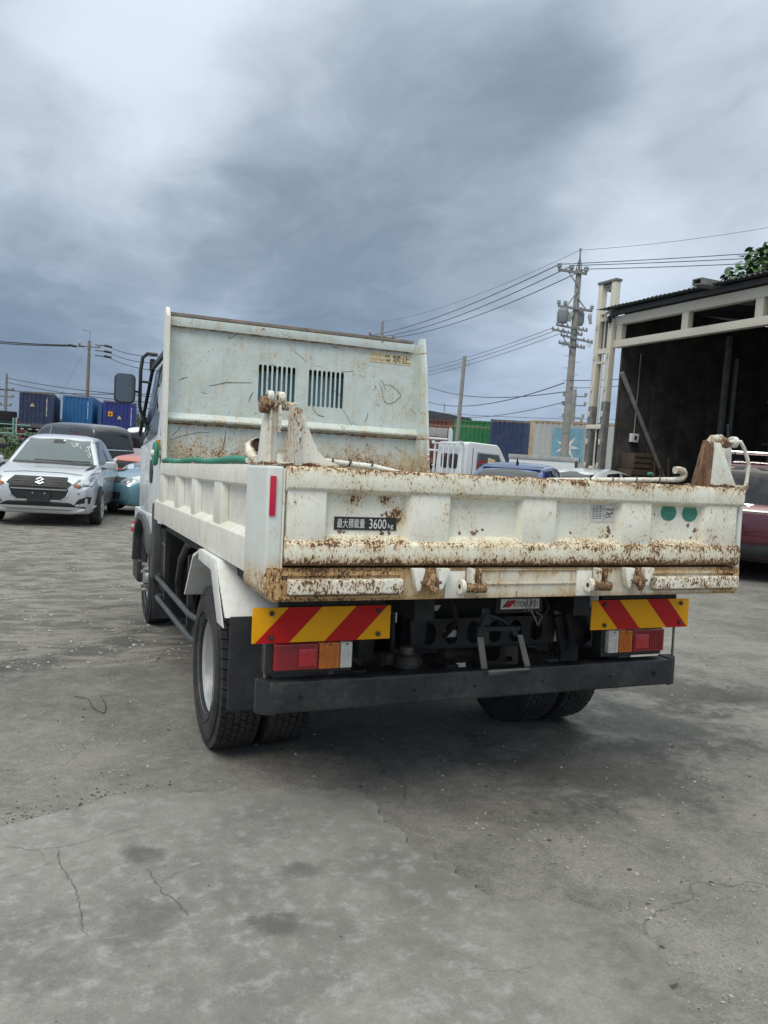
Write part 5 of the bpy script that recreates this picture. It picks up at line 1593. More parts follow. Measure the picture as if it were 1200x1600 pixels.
MB().box(-.1, 1.55, -.03, .03, .95, 1.60).build('side_board', M['whitecar'], tb, bevel=.006)
MB().box(-.12, 1.58, -.05, .05, 1.60, 1.70).build('board_rail', M['galvlight'], tb, bevel=.01)
MB().box(1.50, 1.56, -.06, -.031, .8, 1.62).build('end_post', M['plastic'], tb, bevel=.006)
MB().box(-.1, 1.55, .0, 1.5, .80, .95).build('load_deck', M['galv'], tb)
for x in (.25, 1.25):
    for y in (.15, 1.35):
        MB().lathe([(.15, -.07), (.26, -.07), (.28, -.03), (.28, .03), (.26, .07), (.15, .07)], 20, 'y', (x, y, .28), True).build('wheel', M['rubber'], tb)
    MB().box(x - .05, x + .05, .1, 1.4, .28, .8).build('deck_support', M['deep'], tb)
c = Car('white_hatchback', 'white car whose roof edge just shows behind the dark blue roof', 'car', HATCH, 3.9, 1.70, 1.49, M['whitecar'], (9.3, 11.6, gz(9, 11.6)), rz_of(60), .29)
c.wheels((1.2, -1.2), 6)
c.screen(.672, .945, .79, .635, M['glass'])
c.screen(.69, .93, .62, .57, M['glass'], 'back')
c.side_windows(HW1, HW2)
c.mirrors(.62, 1.02, M['plastic'], .16)
# frame of another white truck behind the headboard's right edge
ot = thing('truck_guard_frame', 'white tubular frame with a grey board behind the mini truck cab', 'frame', (7.35, 16.9, gz(7, 17)), rz_of(20))
MB().tube([(-1.0, 0, .0), (-1.0, 0, 1.98), (-.96, 0, 2.02), (.72, 0, 2.02)], .035, 8).build('top_tube', M['whitecar'], ot)
MB().tube([(.80, 0, .0), (.80, 0, 2.05), (.79, 0, 2.26), (.74, 0, 2.30)], .065, 10).build('post', M['whitecar'], ot)
MB().box(-1.0, .70, -.02, .02, 2.08, 2.32).build('board', M['galvlight'], ot, bevel=.004)
MB().tube([(-1.0, 0, 1.70), (.78, 0, 1.70)], .03, 8).build('middle_tube', M['whitecar'], ot)
MB().box(-.9, .6, -.3, .3, .0, .75).build('base', M['galv'], ot, bevel=.02)

# ------------------------------------------------------------------ containers
def corrugated(mb, a, b, z0, z1, depth=.036, pitch=.26, margin=.12):
    """upright corrugated wall from a to b (plan points), outer face on the right-hand side going from a to b"""
    A, B = Vector((*a, 0)), Vector((*b, 0))
    L = (B - A).length
    d = (B - A) / L
    nrm = Vector((d.y, -d.x, 0))
    pts = [(0, 0), (margin, 0)]
    x = margin
    while x + pitch < L - margin + .01:
        pts += [(x + pitch * .18, -depth), (x + pitch * .50, -depth), (x + pitch * .68, 0), (x + pitch, 0)]
        x += pitch
    pts.append((L, 0))
    n = len(pts)
    vs_ = []
    for z in (z0, z1):
        for s, o in pts:
            q = A + d * s + nrm * o
            vs_.append((q.x, q.y, z))
    mb.add(vs_, [(i, i + 1, n + i + 1, n + i) for i in range(n - 1)])


def container(name, label, loc, az, L, W, H, m, frame=None, door_end=False):
    root = thing(name, label, 'shipping container', loc, rz_of(az), 'shipping containers standing round the yard')
    f = frame or m
    h = W / 2
    mb = MB(); corrugated(mb, (-h + .1, .012), (h - .1, .012), .16, H - .12, .045, .27); mb.build('end_wall', m, root, smooth=0)
    mb = MB(); corrugated(mb, (h - .012, .1), (h - .012, L - .1), .16, H - .06); mb.build('side_wall', m, root, smooth=0)
    mb = MB(); corrugated(mb, (-h + .012, L - .1), (-h + .012, .1), .16, H - .06); mb.build('side_wall', m, root, smooth=0)
    mb = MB(); corrugated(mb, (h - .1, L - .012), (-h + .1, L - .012), .16, H - .12, .045, .27); mb.build('end_wall', m, root, smooth=0)
    MB().box(-h + .03, h - .03, .03, L - .03, H - .06, H - .02).build('roof', m, root)
    MB().box(-h + .03, h - .03, .03, L - .03, .10, .16).build('floor', f, root)
    for x in (-1, 1):
        for y in (0, L - .12):
            MB().box(*sorted((x * h, x * (h - .11))), y, y + .12, .12, H - .12).build('corner_post', f, root, bevel=.01)
            for z in (0, H - .12):
                MB().box(*sorted((x * (h + .003), x * (h - .16))), y - .003 if y == 0 else y - .05, y + .17 if y == 0 else y + .123, z, z + .12).build('corner_casting', f, root, bevel=.012)
        MB().box(*sorted((x * h, x * (h - .06))), .12, L - .12, H - .07, H - .005).build('side_rail', f, root)
        MB().box(*sorted((x * h, x * (h - .06))), .12, L - .12, .02, .155).build('side_rail', f, root)
    for y in (0.0, L - .06):
        MB().box(-h + .11, h - .11, y, y + .06, H - .125, H - .01).build('end_rail', f, root)
        MB().box(-h + .11, h - .11, y, y + .06, .02, .155).build('end_rail', f, root)
    return root


def container_marks(root, W, H, m, tri=(-.15, .62), col=None):
    if tri:
        x, z = tri[0] * W, tri[1] * H
        MB().prism([(x - .14, z - .11), (x + .14, z - .11), (x, z + .14)], 'xz', -.006, -.002).build('warning_triangle', M['paleyellow'], root)
        MB().prism([(x - .03, z - .07), (x + .03, z - .07), (x, z + .06)], 'xz', -.0085, -.0065).build('warning_mark', M['print'], root)
    if col is not None:
        tx = MB()
        x = col * W
        z = H * .84
        rg = random.Random(int(W * 1000 + col * 100))
        for k in range(14):
            hgt = rg.uniform(.05, .075)
            if k in (4, 11): z -= .05
            tx.box(x - .025, x + .025, -.006, -.002, z - hgt, z)
            z -= hgt + .022
        tx.build('code_letters', M['letter'], root, smooth=0, kind='stuff')


def trailer(label, loc, az, L, W, zt):
    root = thing('container_trailer', label, 'trailer', loc, rz_of(az), 'container trailers')
    for s in (-1, 1):
        MB().box(*sorted((s * .35, s * .50)), .1, L - .1, zt - .32, zt - .004).build('main_beam', M['deep'], root)
        for y in (.8, 2.0):
            MB().lathe([(.28, -.28), (.48, -.28), (.51, -.22), (.51, .22), (.48, .28), (.28, .28)], 24, 'x', (s * .85, y, .51), True).build('wheel', M['rubber'], root)
            MB().lathe([(0, .22), (.2, .2), (.29, .27)], 20, 'x', (s * .85, y, .51)).build('rim', M['rim'], root)
        MB().box(*sorted((s * .55, s * .60)), L - 2.2, L - 2.1, .05, zt - .3).build('landing_leg', M['galv'], root)
        MB().box(*sorted((s * .70, s * 1.05)), .0, .05, .75, .92).build('tail_light', M['taillight'], root)
    for y in (.05, L - .25):
        MB().box(-W / 2, W / 2, y, y + .2, zt - .18, zt - .006).build('cross_beam', M['deep'], root)
    MB().box(-W / 2 + .1, W / 2 - .1, -.02, .04, .45, .60).build('bumper_bar', M['galv'], root)
    for k in range(5):
        MB().box(-W / 2 + .15 + k * .5, -W / 2 + .35 + k * .5, -.03, -.021, zt - .13, zt - .06).build('reflector', M['paper'], root)
    return root

M['cnavy'] = rusty('navy_container_paint', (.018, .035, .10), rust=.12, lines=((2.5, .12, .8), (.2, .25, .6)), scratch=.1, streak=.10, warm=.03, rough=.5)
M['cblue'] = rusty('bright_blue_container_paint', (.012, .135, .36), rust=.12, lines=((2.5, .12, .8), (.2, .25, .6)), scratch=.1, streak=.10, warm=.03, rough=.5)
M['croyal'] = rusty('royal_blue_container_paint', (.012, .03, .20), rust=.12, lines=((2.5, .12, .8), (.2, .25, .6)), scratch=.1, streak=.10, warm=.03, rough=.5)
M['cgreen'] = rusty('green_container_paint', (.012, .17, .06), rust=.12, lines=((2.5, .12, .8), (.2, .25, .6)), scratch=.1, streak=.10, warm=.03, rough=.5)
M['cmaroon'] = rusty('brown_red_container_paint', (.12, .035, .032), rust=.12, lines=((2.5, .12, .8), (.2, .25, .6)), scratch=.1, streak=.10, warm=.03, rough=.5)
M['cgrey'] = rusty('grey_white_container_paint', (.43, .46, .475), rust=.1, lines=((2.8, .16, 1.4), (.3, .5, .6)), scratch=.05, streak=.45, warm=.3)
M['crust'] = rusty('rusty_container_post_paint', (.42, .38, .32), rust=.75, scratch=0, streak=1.0, warm=1.0)
M['logo'] = plain('light_blue_logo_paint', (.19, .37, .47), .6, var=.15, scale=3)
M['paleyellow'] = plain('pale_yellow_sticker', (.66, .60, .30), .6)

def place_box(name, label, tlabel, end_mid, az, L, W, zb, H, m, tri, col):
    g0 = gz(end_mid[0], end_mid[1])
    r = container(name, label, (end_mid[0], end_mid[1], zb), az, L, W, H, m)
    container_marks(r, W, H, m, tri, col)
    trailer(tlabel, (end_mid[0], end_mid[1], g0), az, L, W, zb - g0)
    return r
place_box('shipping_container', 'dark navy container on a trailer, leftmost of the three behind the silver car', 'trailer carrying the dark navy container', (-3.28, 58.55), 2.3, 12.0, 2.24, 1.68, 2.55, M['cnavy'], (-.12, .64), .30)
place_box('shipping_container', 'bright sky blue container on a trailer beside the wooden pole', 'trailer carrying the bright sky blue container', (-.52, 60.4), 7, 12.0, 2.10, 1.75, 2.55, M['cblue'], None, .34)
r3 = place_box('shipping_container', 'royal blue container with a small yellow sign behind the truck mirror', 'trailer carrying the royal blue container', (2.2, 56.25), 2, 9.0, 2.22, 1.42, 2.55, M['croyal'], (-.02, .55), .34)
MB().box(-.80, -.50, -.008, -.002, 1.45, 1.78).build('yellow_sign', M['yellowref'], r3)
MB().prism([(-.72, 1.52), (-.58, 1.52), (-.60, 1.70), (-.70, 1.70)], 'xz', -.0105, -.0085).build('sign_mark', M['print'], r3)
place_box('shipping_container', 'dark blue container between the green one and the rusty white one', 'trailer carrying the dark blue container', (23.56, 38.76), 34.6, 9, 2.42, 1.18, 2.9, M['cnavy2'], None, None)
rg_ = place_box('shipping_container', 'bright green container behind the bare concrete pole', 'trailer carrying the bright green container', (22.45, 41.45), 36, 9, 2.42, 1.12, 2.9, M['cgreen'], None, None)
MB().box(.30, 1.02, -.02, -.002, .42, .98).build('white_notice', M['whitecar'], rg_)
place_box('shipping_container', 'brown red container seen past the edge of the truck headboard', 'trailer carrying the brown red container', (21.1, 44.1), 37, 9, 2.42, 1.12, 2.9, M['cmaroon'], None, None)
# the rusty white container stands side on
wl = Vector((20.38, 31.66, 0))
dr = Vector((.604, -.797, 0))
rw = thing('shipping_container', 'rusty pale grey container with a white star on a light blue square', 'shipping container', (wl.x, wl.y, .86), math.atan2(dr.y, dr.x), 'shipping containers standing round the yard')
Lw, Hw, Ww = 6.06, 2.88, 2.44
mb = MB(); corrugated(mb, (.12, 0), (Lw - .12, 0), .16, Hw - .10, .036, .28); mb.build('side_wall', M['cgrey'], rw, smooth=0)
mb = MB(); corrugated(mb, (Lw - .12, Ww), (.12, Ww), .16, Hw - .10); mb.build('side_wall', M['cgrey'], rw, smooth=0)
mb = MB(); corrugated(mb, (0, Ww - .1), (0, .1), .16, Hw - .10); mb.build('end_wall', M['cgrey'], rw, smooth=0)
mb = MB(); corrugated(mb, (Lw, .1), (Lw, Ww - .1), .16, Hw - .10); mb.build('end_wall', M['cgrey'], rw, smooth=0)
MB().box(.03, Lw - .03, .03, Ww - .03, Hw - .08, Hw - .03).build('roof', M['cgrey'], rw)
for x in (-.01, Lw - .13):
    for y in (-.012, Ww - .12):
        MB().box(x, x + .22, y, y + .13, .1, Hw - .1).build('corner_post', M['crust'], rw, bevel=.01)
        for z in (0, Hw - .12):
            MB().box(x - .004, x + .18, y - .004, y + .17, z, z + .12).build('corner_casting', M['crust'], rw, bevel=.01)
for z in (.02, Hw - .11):
    MB().box(.2, Lw - .2, -.012, .05, z, z + .10).build('side_rail', M['crust'], rw)
lg = MB()
def corr_y(x):
    s = (x - .24) % .28 / .28
    dpt = .036
    return {0: 0}.get(s, (dpt * min(1, s / .18) if s < .18 else dpt if s < .50 else dpt * (1 - (s - .50) / .18) if s < .68 else 0))
x0_, x1_, z0_, z1_ = 1.18, 2.80, .84, 2.53
cuts = sorted([x0_, x1_] + [.24 + k * .28 + o for k in range(20) for o in (0, .0504, .14, .1904) if x0_ < .24 + k * .28 + o < x1_])
for a, b in zip(cuts, cuts[1:]):
    lg.add([(a, corr_y(a + 1e-5) - .004, z0_), (b, corr_y(b - 1e-5) - .004, z0_), (b, corr_y(b - 1e-5) - .004, z1_), (a, corr_y(a + 1e-5) - .004, z1_)], [(0, 1, 2, 3)])
lg.build('logo_square', M['logo'], rw, smooth=0)
star = []
for k in range(14):
    a = PI / 2 + k * PI / 7 + .18
    r_ = .72 if k % 2 == 0 else .22
    star.append((1.98 + r_ * .92 * math.cos(a), 1.60 + r_ * math.sin(a)))
sm = MB()
scuts = sorted(set([x0_ + k * .0127 for k in range(1, 127)]))
def star_spans(x):
    ys = []
    n = len(star)
    for i in range(n):
        (ax, ay), (bx, by) = star[i], star[(i + 1) % n]
        if (ax > x) != (bx > x):
            ys.append(ay + (x - ax) / (bx - ax) * (by - ay))
    ys.sort()
    return list(zip(ys[::2], ys[1::2]))
for a, b in zip(scuts, scuts[1:]):
    xm_ = (a + b) / 2
    for q0, q1 in star_spans(xm_):
        sm.add([(a, corr_y(a) - .010, q0), (b, corr_y(b) - .010, q0), (b, corr_y(b) - .010, q1), (a, corr_y(a) - .010, q1)], [(0, 1, 2, 3)])
sm.build('star', M['letter'], rw, smooth=0, kind='stuff')
trailer('trailer carrying the rusty pale grey container', (wl.x + dr.x * Lw - .8 * 1.22 * -.797 * 0 + .797 * 1.22, wl.y + dr.y * Lw + .604 * 1.22, gz(22, 28)), -37.2, Lw, 2.3, .86 - gz(22, 28))

# ------------------------------------------------------------------ poles and wires
M['pole'] = plain('weathered_concrete_pole', (.24, .235, .22), .85, var=.2, scale=3, bmp=.2)
M['woodpole'] = plain('grey_brown_wooden_pole', (.20, .155, .125), .85, var=.25, scale=3, bmp=.2)
M['armst'] = plain('galvanised_cross_arm', (.20, .205, .21), .5, .3, var=.15)
M['porc'] = plain('grey_porcelain_insulator', (.33, .34, .34), .25, var=.1)
M['tank'] = plain('grey_transformer_paint', (.20, .215, .225), .45, var=.12)
M['cable'] = plain('black_cable', (.03, .032, .036), .6)


def insulator(par, p, s=1.0, name='insulator'):
    return MB().lathe([(0, 0), (.05 * s, 0), (.06 * s, .04 * s), (.10 * s, .06 * s), (.10 * s, .09 * s), (.06 * s, .11 * s), (.09 * s, .14 * s), (.09 * s, .18 * s), (.05 * s, .22 * s), (0, .24 * s)], 12, 'z', p).build(name, M['porc'], par, smooth=40)


main = thing('utility_pole', 'tall concrete utility pole with transformers and many cross arms', 'utility pole', (0, 0, 0))
B0, B1 = Vector((19.58, 27.42, .0)), Vector((19.98, 28.06, 10.55))
MB().tube([B0.lerp(B1, k / 8) for k in range(9)], [.205 - .0098 * k for k in range(9)], 18).build('pole', M['pole'], main)
def on_pole(z): return B0.lerp(B1, z / 10.55)
MB().tube([on_pole(10.4), B1 + Vector((.02, .03, .4)), B1 + Vector((.03, .05, .85))], [.06, .045, .03], 8).build('mast_top', M['armst'], main)
for s in (-1, 1):
    MB().tube([B1 + Vector((.14 * s, -.06 * s, -.1)), B1 + Vector((.02, .03, .6))], .018, 6).build('mast_stay', M['armst'], main)
insulator(main, B1 + Vector((.03, .05, .82)), .7)
def arm(a, b, th=.05):
    a, b = Vector(a), Vector(b)
    d = (b - a).normalized()
    n = Vector((-d.y, d.x, 0)) * th
    u = Vector((0, 0, th))
    off = Vector((d.y, -d.x, 0)).normalized() * .22
    P = [p + off + n * i + u * j for p in (a, b) for i, j in ((-1, -1), (1, -1), (1, 1), (-1, 1))]
    mb = MB().add(P, [(3, 2, 1, 0), (4, 5, 6, 7), (0, 1, 5, 4), (1, 2, 6, 5), (2, 3, 7, 6), (3, 0, 4, 7)])
    return mb.build('cross_arm', M['armst'], main), off
a1, of_ = arm((19.08, 28.48, 10.43), (20.30, 27.96, 10.32), .055)
for p in ((19.12, 28.46, 10.48), (19.64, 28.24, 10.44), (20.26, 27.98, 10.38)):
    insulator(main, Vector(p) + of_, 1.25)
MB().tube([Vector((19.52, 28.29, 10.36)) + of_, on_pole(9.7) + of_ * .8], .03, 6).build('arm_brace', M['armst'], main)
a2, _ = arm((19.12, 28.32, 8.78), (20.58, 27.70, 8.64))
MB().tube([Vector((19.5, 28.16, 8.80)) + of_, on_pole(9.55) + of_ * .8], .03, 6).build('arm_brace', M['armst'], main)
MB().tube([Vector((20.3, 27.82, 8.70)) + of_, on_pole(9.2) + of_ * .8], .03, 6).build('arm_brace', M['armst'], main)
for p in ((19.15, 28.31, 8.83), (19.42, 28.19, 8.82), (20.55, 27.71, 8.69)):
    insulator(main, Vector(p) + of_, 1.0)
for p, sl_ in (((19.72, 28.07, 8.36), .25), ((20.50, 27.74, 8.30), -.25)):
    q = Vector(p) + of_
    MB().tube([q + Vector((0, 0, .22)), q + Vector((.0, 0, .1)), q + Vector((sl_ * -.3, 0, -.25))], [.06, .10, .06], 10).build('fuse_cutout', M['porc'], main)
for p, rad, hh in (((19.36, 28.22, 8.02), .24, .62), ((20.06, 27.80, 8.02), .23, .66)):
    q = Vector(p) + (of_ if p[0] < 19.8 else -of_ * 1.2)
    t_ = MB().lathe([(0, 0), (rad * .93, 0), (rad, .03), (rad, hh - .06), (rad * .9, hh), (rad * .4, hh + .07), (0, hh + .08)], 24, 'z', q).build('transformer', M['tank'], main, smooth=50)
    for k in range(8):
        a = k * PI / 4
        MB().box(q.x + (rad + .0) * math.cos(a) - .015, q.x + rad * math.cos(a) + .025, q.y + rad * math.sin(a) - .02, q.y + rad * math.sin(a) + .02, q.z + .1, q.z + hh - .12).build('cooling_fin', M['tank'], t_)
    for dx in (-.1, .1):
        insulator(t_, q + Vector((dx, 0, hh + .02)), .8, 'bushing')
for a, b in (((19.10, 28.31, 7.92), (20.42, 27.72, 7.72)), ((18.92, 28.36, 7.70), (20.22, 27.79, 7.52)), ((19.28, 28.16, 7.46), (20.66, 27.58, 7.20)), ((19.22, 28.17, 7.10), (20.34, 27.70, 6.93))):
    q, _ = arm(a, b, .042)
    for k in (0.03, .2, .36, .72, .86, .97):
        p = Vector(a).lerp(Vector(b), k)
        insulator(main, p + of_ + Vector((0, 0, .03)), .5)
MB().tube([Vector((19.3, 28.2, 7.6)) + of_, on_pole(6.6) + of_ * .8], .025, 6).build('arm_brace', M['armst'], main)
rg = random.Random(4)
for k in range(9):
    z = 6.95 + rg.uniform(-.2, 1.6)
    p = Vector((19.3 + rg.random() * 1.2, 28.15 - rg.random() * .6, z)) + of_
    dx = rg.choice((-1, 1)) * rg.uniform(.15, .35)
    MB().tube([p, p + Vector((dx * .4, 0, -.25)), p + Vector((dx, 0, -.28)), p + Vector((dx * 1.3, 0, .02))], .012, 5).build('jumper_cable', M['cable'], main)
for k in range(18):
    z = 1.8 + k * .28
    p = on_pole(z)
    MB().cyl(p, p + Vector(((-1) ** k * .34, -(-1) ** k * .14, 0)), .011, 5).build('step_bolt', M['armst'], main)
for z in (3.0, 4.4, 5.6, 6.3):
    p = on_pole(z)
    MB().cyl(p + Vector((0, 0, -.03)), p + Vector((0, 0, .03)), .215 - z * .009, 16).build('pole_band', M['armst'], main)

bare = thing('concrete_pole', 'plain bare concrete pole without cross arms in front of the green container', 'pole', (16.98, 33.1, gz(17, 33)))
MB().tube([(-.09, -.1, 0), (.03, 0, 3.4), (.17, .14, 6.65)], [.115, .105, .095], 16).build('pole', M['pole'], bare)
MB().tube([(.15, .13, 6.2), (.38, .08, 6.22), (.42, .07, 6.35)], .03, 6).build('hook', M['armst'], bare)

def simple_pole(label, base, zt, r, m, arms, name='utility_pole', lean=(0, 0)):
    root = thing(name, label, 'utility pole', base, 0, 'distant utility poles')
    MB().tube([(0, 0, 0), (lean[0], lean[1], zt - base[2])], [r, r * .7], 12).build('pole', m, root)
    for z, half, az in arms:
        c_, s_ = math.cos(R_(az)), math.sin(R_(az))
        f = (z - base[2]) / (zt - base[2])
        cx, cy = lean[0] * f, lean[1] * f
        q = MB().tube([(cx - half * c_, cy - half * s_, z - base[2]), (cx + half * c_, cy + half * s_, z - base[2])], .07, 6).build('cross_arm', M['armst'], root)
        for k in (-.95, 0.05, .95):
            insulator(root, (cx + k * half * c_, cy + k * half * s_, z - base[2] + .05), 1.5)
    return root
pl2 = simple_pole('brown wooden utility pole standing behind the bright sky blue container', (.85, 84.0, gz(.8, 84)), 11.0, .20, M['woodpole'], ((10.45, 1.0, 0),), lean=(0, .2))
MB().tube([(.0, .2, 10.9), (.05, .2, 11.9), (-.7, .2, 12.0)], .035, 6).build('top_wire', M['armst'], pl2)
for x, z in ((-1.5, 10.3), (1.9, 10.62), (1.9, 10.05), (1.9, 9.55)):
    MB().tube([(x * .3, .2, z), (x - .2 * (1 if x > 0 else -1), .2, z)], .05, 6).build('strain_insulator', M['cable'], pl2)
    MB().tube([(x - .45, .2, z + .03), (x + .3, .2, z - .06)], .13, 6).build('cable_clamp', M['cable'], pl2)
simple_pole('far utility pole with small boxes at the left edge of the picture', (-7.45, 98.0, gz(-7, 98)), 7.8, .2, M['pole'], ((6.0, .8, 20), (5.2, .8, 20), (4.2, .6, 20)))
simple_pole('far pole top that shows over the truck headboard', (24.57, 63.3, gz(24, 63)), 13.3, .17, M['pole'], ((11.95, 1.25, 5), (11.5, .8, 5)))
MB().tube([(22.9, 63.5, 11.6), (23.25, 63.5, 13.3)], .05, 6).build('thin_mast', M['cable'], bpy.data.objects['utility_pole.003'])
simple_pole('far slim pole with brackets between the transformer pole and the shed frame', (40.6, 56.1, gz(40, 56)), 8.4, .2, M['pole'], ((7.8, 1.0, -40), (7.0, 1.0, -40), (5.9, .9, -40), (5.5, .8, -40)))

WIRES = [('upper of the three black wires from the transformer pole to the far pole', (19.11, 28.47, 10.70), (23.86, 63.58, 12.05), .022, .45),
         ('middle of the three black wires from the transformer pole to the far pole', (19.63, 28.26, 10.66), (24.76, 63.20, 12.0), .022, .5),
         ('lower of the three black wires from the transformer pole to the far pole', (20.26, 27.98, 10.58), (25.40, 62.91, 11.9), .022, .55),
         ('thin pale wire from the very top of the transformer pole towards the far pole', (20.01, 28.16, 11.43), (24.56, 63.39, 13.26), .009, .5),
         ('upper of the three wires from the transformer pole over the shed', (19.11, 28.48, 10.72), (25.87, 22.40, 11.10), .018, .03),
         ('middle of the three wires from the transformer pole over the shed', (19.63, 28.26, 10.70), (25.88, 22.38, 10.88), .018, .03),
         ('lower of the three wires from the transformer pole over the shed', (20.26, 27.98, 10.58), (25.88, 22.36, 10.66), .018, .03),
         ('thin wire from the top of the transformer pole to the upper right', (20.01, 28.16, 11.43), (25.83, 22.50, 12.18), .009, .12),
         ('highest of three thin cables from the lower arms of the transformer pole', (18.96, 28.33, 7.78), (29.03, 66.65, 9.58), .013, .25),
         ('second of three thin cables from the lower arms of the transformer pole', (19.10, 28.26, 7.68), (29.04, 66.62, 9.21), .013, .25),
         ('lowest of three thin cables from the lower arms of the transformer pole', (19.29, 28.16, 7.55), (29.05, 66.58, 8.85), .013, .25),
         ('cable sagging from the middle of the transformer pole to the left', (19.56, 27.86, 5.32), (29.10, 66.44, 7.38), .024, 1.1),
         ('cable rising to the left behind the bare concrete pole', (19.63, 27.80, 4.92), (29.05, 66.59, 8.97), .022, .9),
         ('short cable from the transformer pole to the shed frame', (19.61, 27.85, 5.44), (20.70, 24.13, 5.43), .016, .05),
         ('lowest cable from the transformer pole to the left', (19.59, 27.78, 4.44), (29.14, 66.34, 6.28), .018, .9),
         ('lower short cable from the transformer pole to the shed frame', (19.62, 27.82, 5.09), (20.71, 24.10, 5.16), .014, .05),
         ('far wire above the containers, upper one', (30.40, 69.05, 5.97), (51.57, 60.18, 6.68), .022, .25),
         ('far wire above the containers, lower one', (31.24, 70.84, 5.56), (52.97, 61.71, 5.97), .022, .25),
         ('upper thick cable running left from the wooden pole', (-.6, 84.2, 10.42), (-9.19, 86.07, 10.15), .06, .1),
         ('lower thick cable running left from the wooden pole', (-.6, 84.2, 10.33), (-9.19, 86.05, 9.96), .05, .1),
         ('upper of three wires running right from the wooden pole', (2.75, 84.2, 10.6), (6.36, 61.95, 8.18), .032, .4),
         ('middle of three wires running right from the wooden pole', (2.75, 84.2, 10.05), (6.38, 61.89, 7.58), .032, .4),
         ('lower of three wires running right from the wooden pole', (2.75, 84.2, 9.55), (6.40, 61.83, 6.97), .032, .4),
         ('highest long wire passing over the three blue containers', (-7.54, 98.21, 7.35), (6.48, 61.63, 4.80), .035, .3),
         ('second long wire passing over the three blue containers', (-7.52, 98.16, 6.84), (6.49, 61.58, 4.30), .035, .3),
         ('level wire crossing in front of the far left pole', (-10.14, 99.19, 5.99), (6.47, 61.66, 5.16), .035, .3),
         ('lowest long wire passing over the three blue containers', (-7.50, 98.09, 6.11), (6.51, 61.54, 3.84), .03, .3),
         ('thin guy wire slanting down left from the wooden pole', (.64, 84.12, 10.38), (-1.96, 73.92, 4.2), .012, .0)]
for lab, a, b, r_, sag in WIRES:
    a, b = Vector(a), Vector(b)
    pts = [a.lerp(b, k / 14) - Vector((0, 0, 4 * sag * (k / 14) * (1 - k / 14))) for k in range(15)]
    tag(MB().tube(pts, r_, 5, False).build('overhead_wire', M['cable']), lab, 'wire', 'overhead wires')

# ------------------------------------------------------------------ open steel shed on the right
M['beam'] = plain('cream_painted_steel', (.62, .585, .49), .6, var=.12, scale=5, dust=.2, bmp=.1)
M['beamlow'] = plain('worn_grey_steel', (.15, .15, .145), .6, var=.3, scale=5, dust=.2)
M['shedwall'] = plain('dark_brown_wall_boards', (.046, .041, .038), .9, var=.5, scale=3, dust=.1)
M['shedsteel'] = plain('dusty_dark_steel', (.20, .20, .19), .8, var=.3)
M['roofm'] = plain('dark_grey_corrugated_roof', (.05, .052, .06), .6, var=.2, dust=.1)
M['board'] = plain('pale_grey_board', (.13, .14, .15), .8, var=.2, dust=.1)
shed = thing('open_shed', 'large open fronted steel shed with cream beams and a dark corrugated roof', 'shed', (9.9, 12.3, 0))
SY0, SY1 = -11.2, .018          # along the front, from the far right end to the left corner
def sp(name, mb, m, par=None, **k): return mb.build(name, m, par or shed, **k)
sp('top_beam', MB().box(-.0, .16, SY0, SY1, 4.80, 5.0), M['beam'], bevel=.01)
sp('lower_beam', MB().box(-.0, .16, SY0, SY1, 4.29, 4.45), M['beam'], bevel=.01)
y = -.06
for k, yv in enumerate((-.12, -2.17, -4.02, -6.0, -8.0, -10.0)):
    sp('upright', MB().box(.012, .148, yv - .09, yv + .09, 4.45, 4.80), M['beam'], bevel=.006)
for yv in (-11.1, -5.6):
    sp('front_column', MB().box(.02, .18, yv - .08, yv + .08, -.05, 4.285), M['beam'], bevel=.01) if yv < -6 else None
sp('eaves_beam', MB().box(-.12, .06, SY0, SY1 + .05, 5.03, 5.12), M['roofm'], bevel=.006)
sp('bracket', MB().box(-.12, -.02, .02, .14, 4.95, 5.02), M['beamlow'])
rf_ = MB()
ny = 190
yy_ = [SY0 - .2 + (SY1 - SY0 + .5) * k / ny for k in range(ny + 1)]
for lift in (0, .004):
    pass
cols = []
for yv in yy_:
    s = .022 * math.sin((yv) * 2 * PI / .13 * 1.0)
    cols.append((yv, s))
vs_ = []
for yv, s in cols:
    vs_ += [(-.34, yv, 5.15 + s), (9.0, yv, 5.75 + s), (-.34, yv, 5.14 + s), (9.0, yv, 5.74 + s)]
fs = []
for k in range(ny):
    o_ = 4 * k
    fs += [(o_, o_ + 1, o_ + 5, o_ + 4), (o_ + 2, o_ + 6, o_ + 7, o_ + 3), (o_, o_ + 4, o_ + 6, o_ + 2)]
rf_.add(vs_, fs)
sp('roof_sheet', rf_, M['roofm'], smooth=0)
sp('ridge_pipe', MB().holed([(-3.20, 5.10), (-2.96, 5.10), (-2.96, 5.22), (-3.20, 5.22)], [[(-3.175, 5.12), (-2.985, 5.12), (-2.985, 5.20), (-3.175, 5.20)]], 'yz', -.62, .1), M['beamlow'])
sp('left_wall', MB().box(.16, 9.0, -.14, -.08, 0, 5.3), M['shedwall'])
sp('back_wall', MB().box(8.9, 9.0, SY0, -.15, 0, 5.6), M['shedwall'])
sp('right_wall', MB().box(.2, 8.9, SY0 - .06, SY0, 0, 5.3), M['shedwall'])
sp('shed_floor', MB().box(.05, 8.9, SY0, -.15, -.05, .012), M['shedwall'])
for k in range(10):       # boards of the left wall
    x0 = .22 + k * .86
    sp('board', MB().box(x0, x0 + .845, -.163, -.142, .05 + .03 * (k % 3), 3.3 + .2 * (k % 2)), M['shedwall'], bevel=.004)
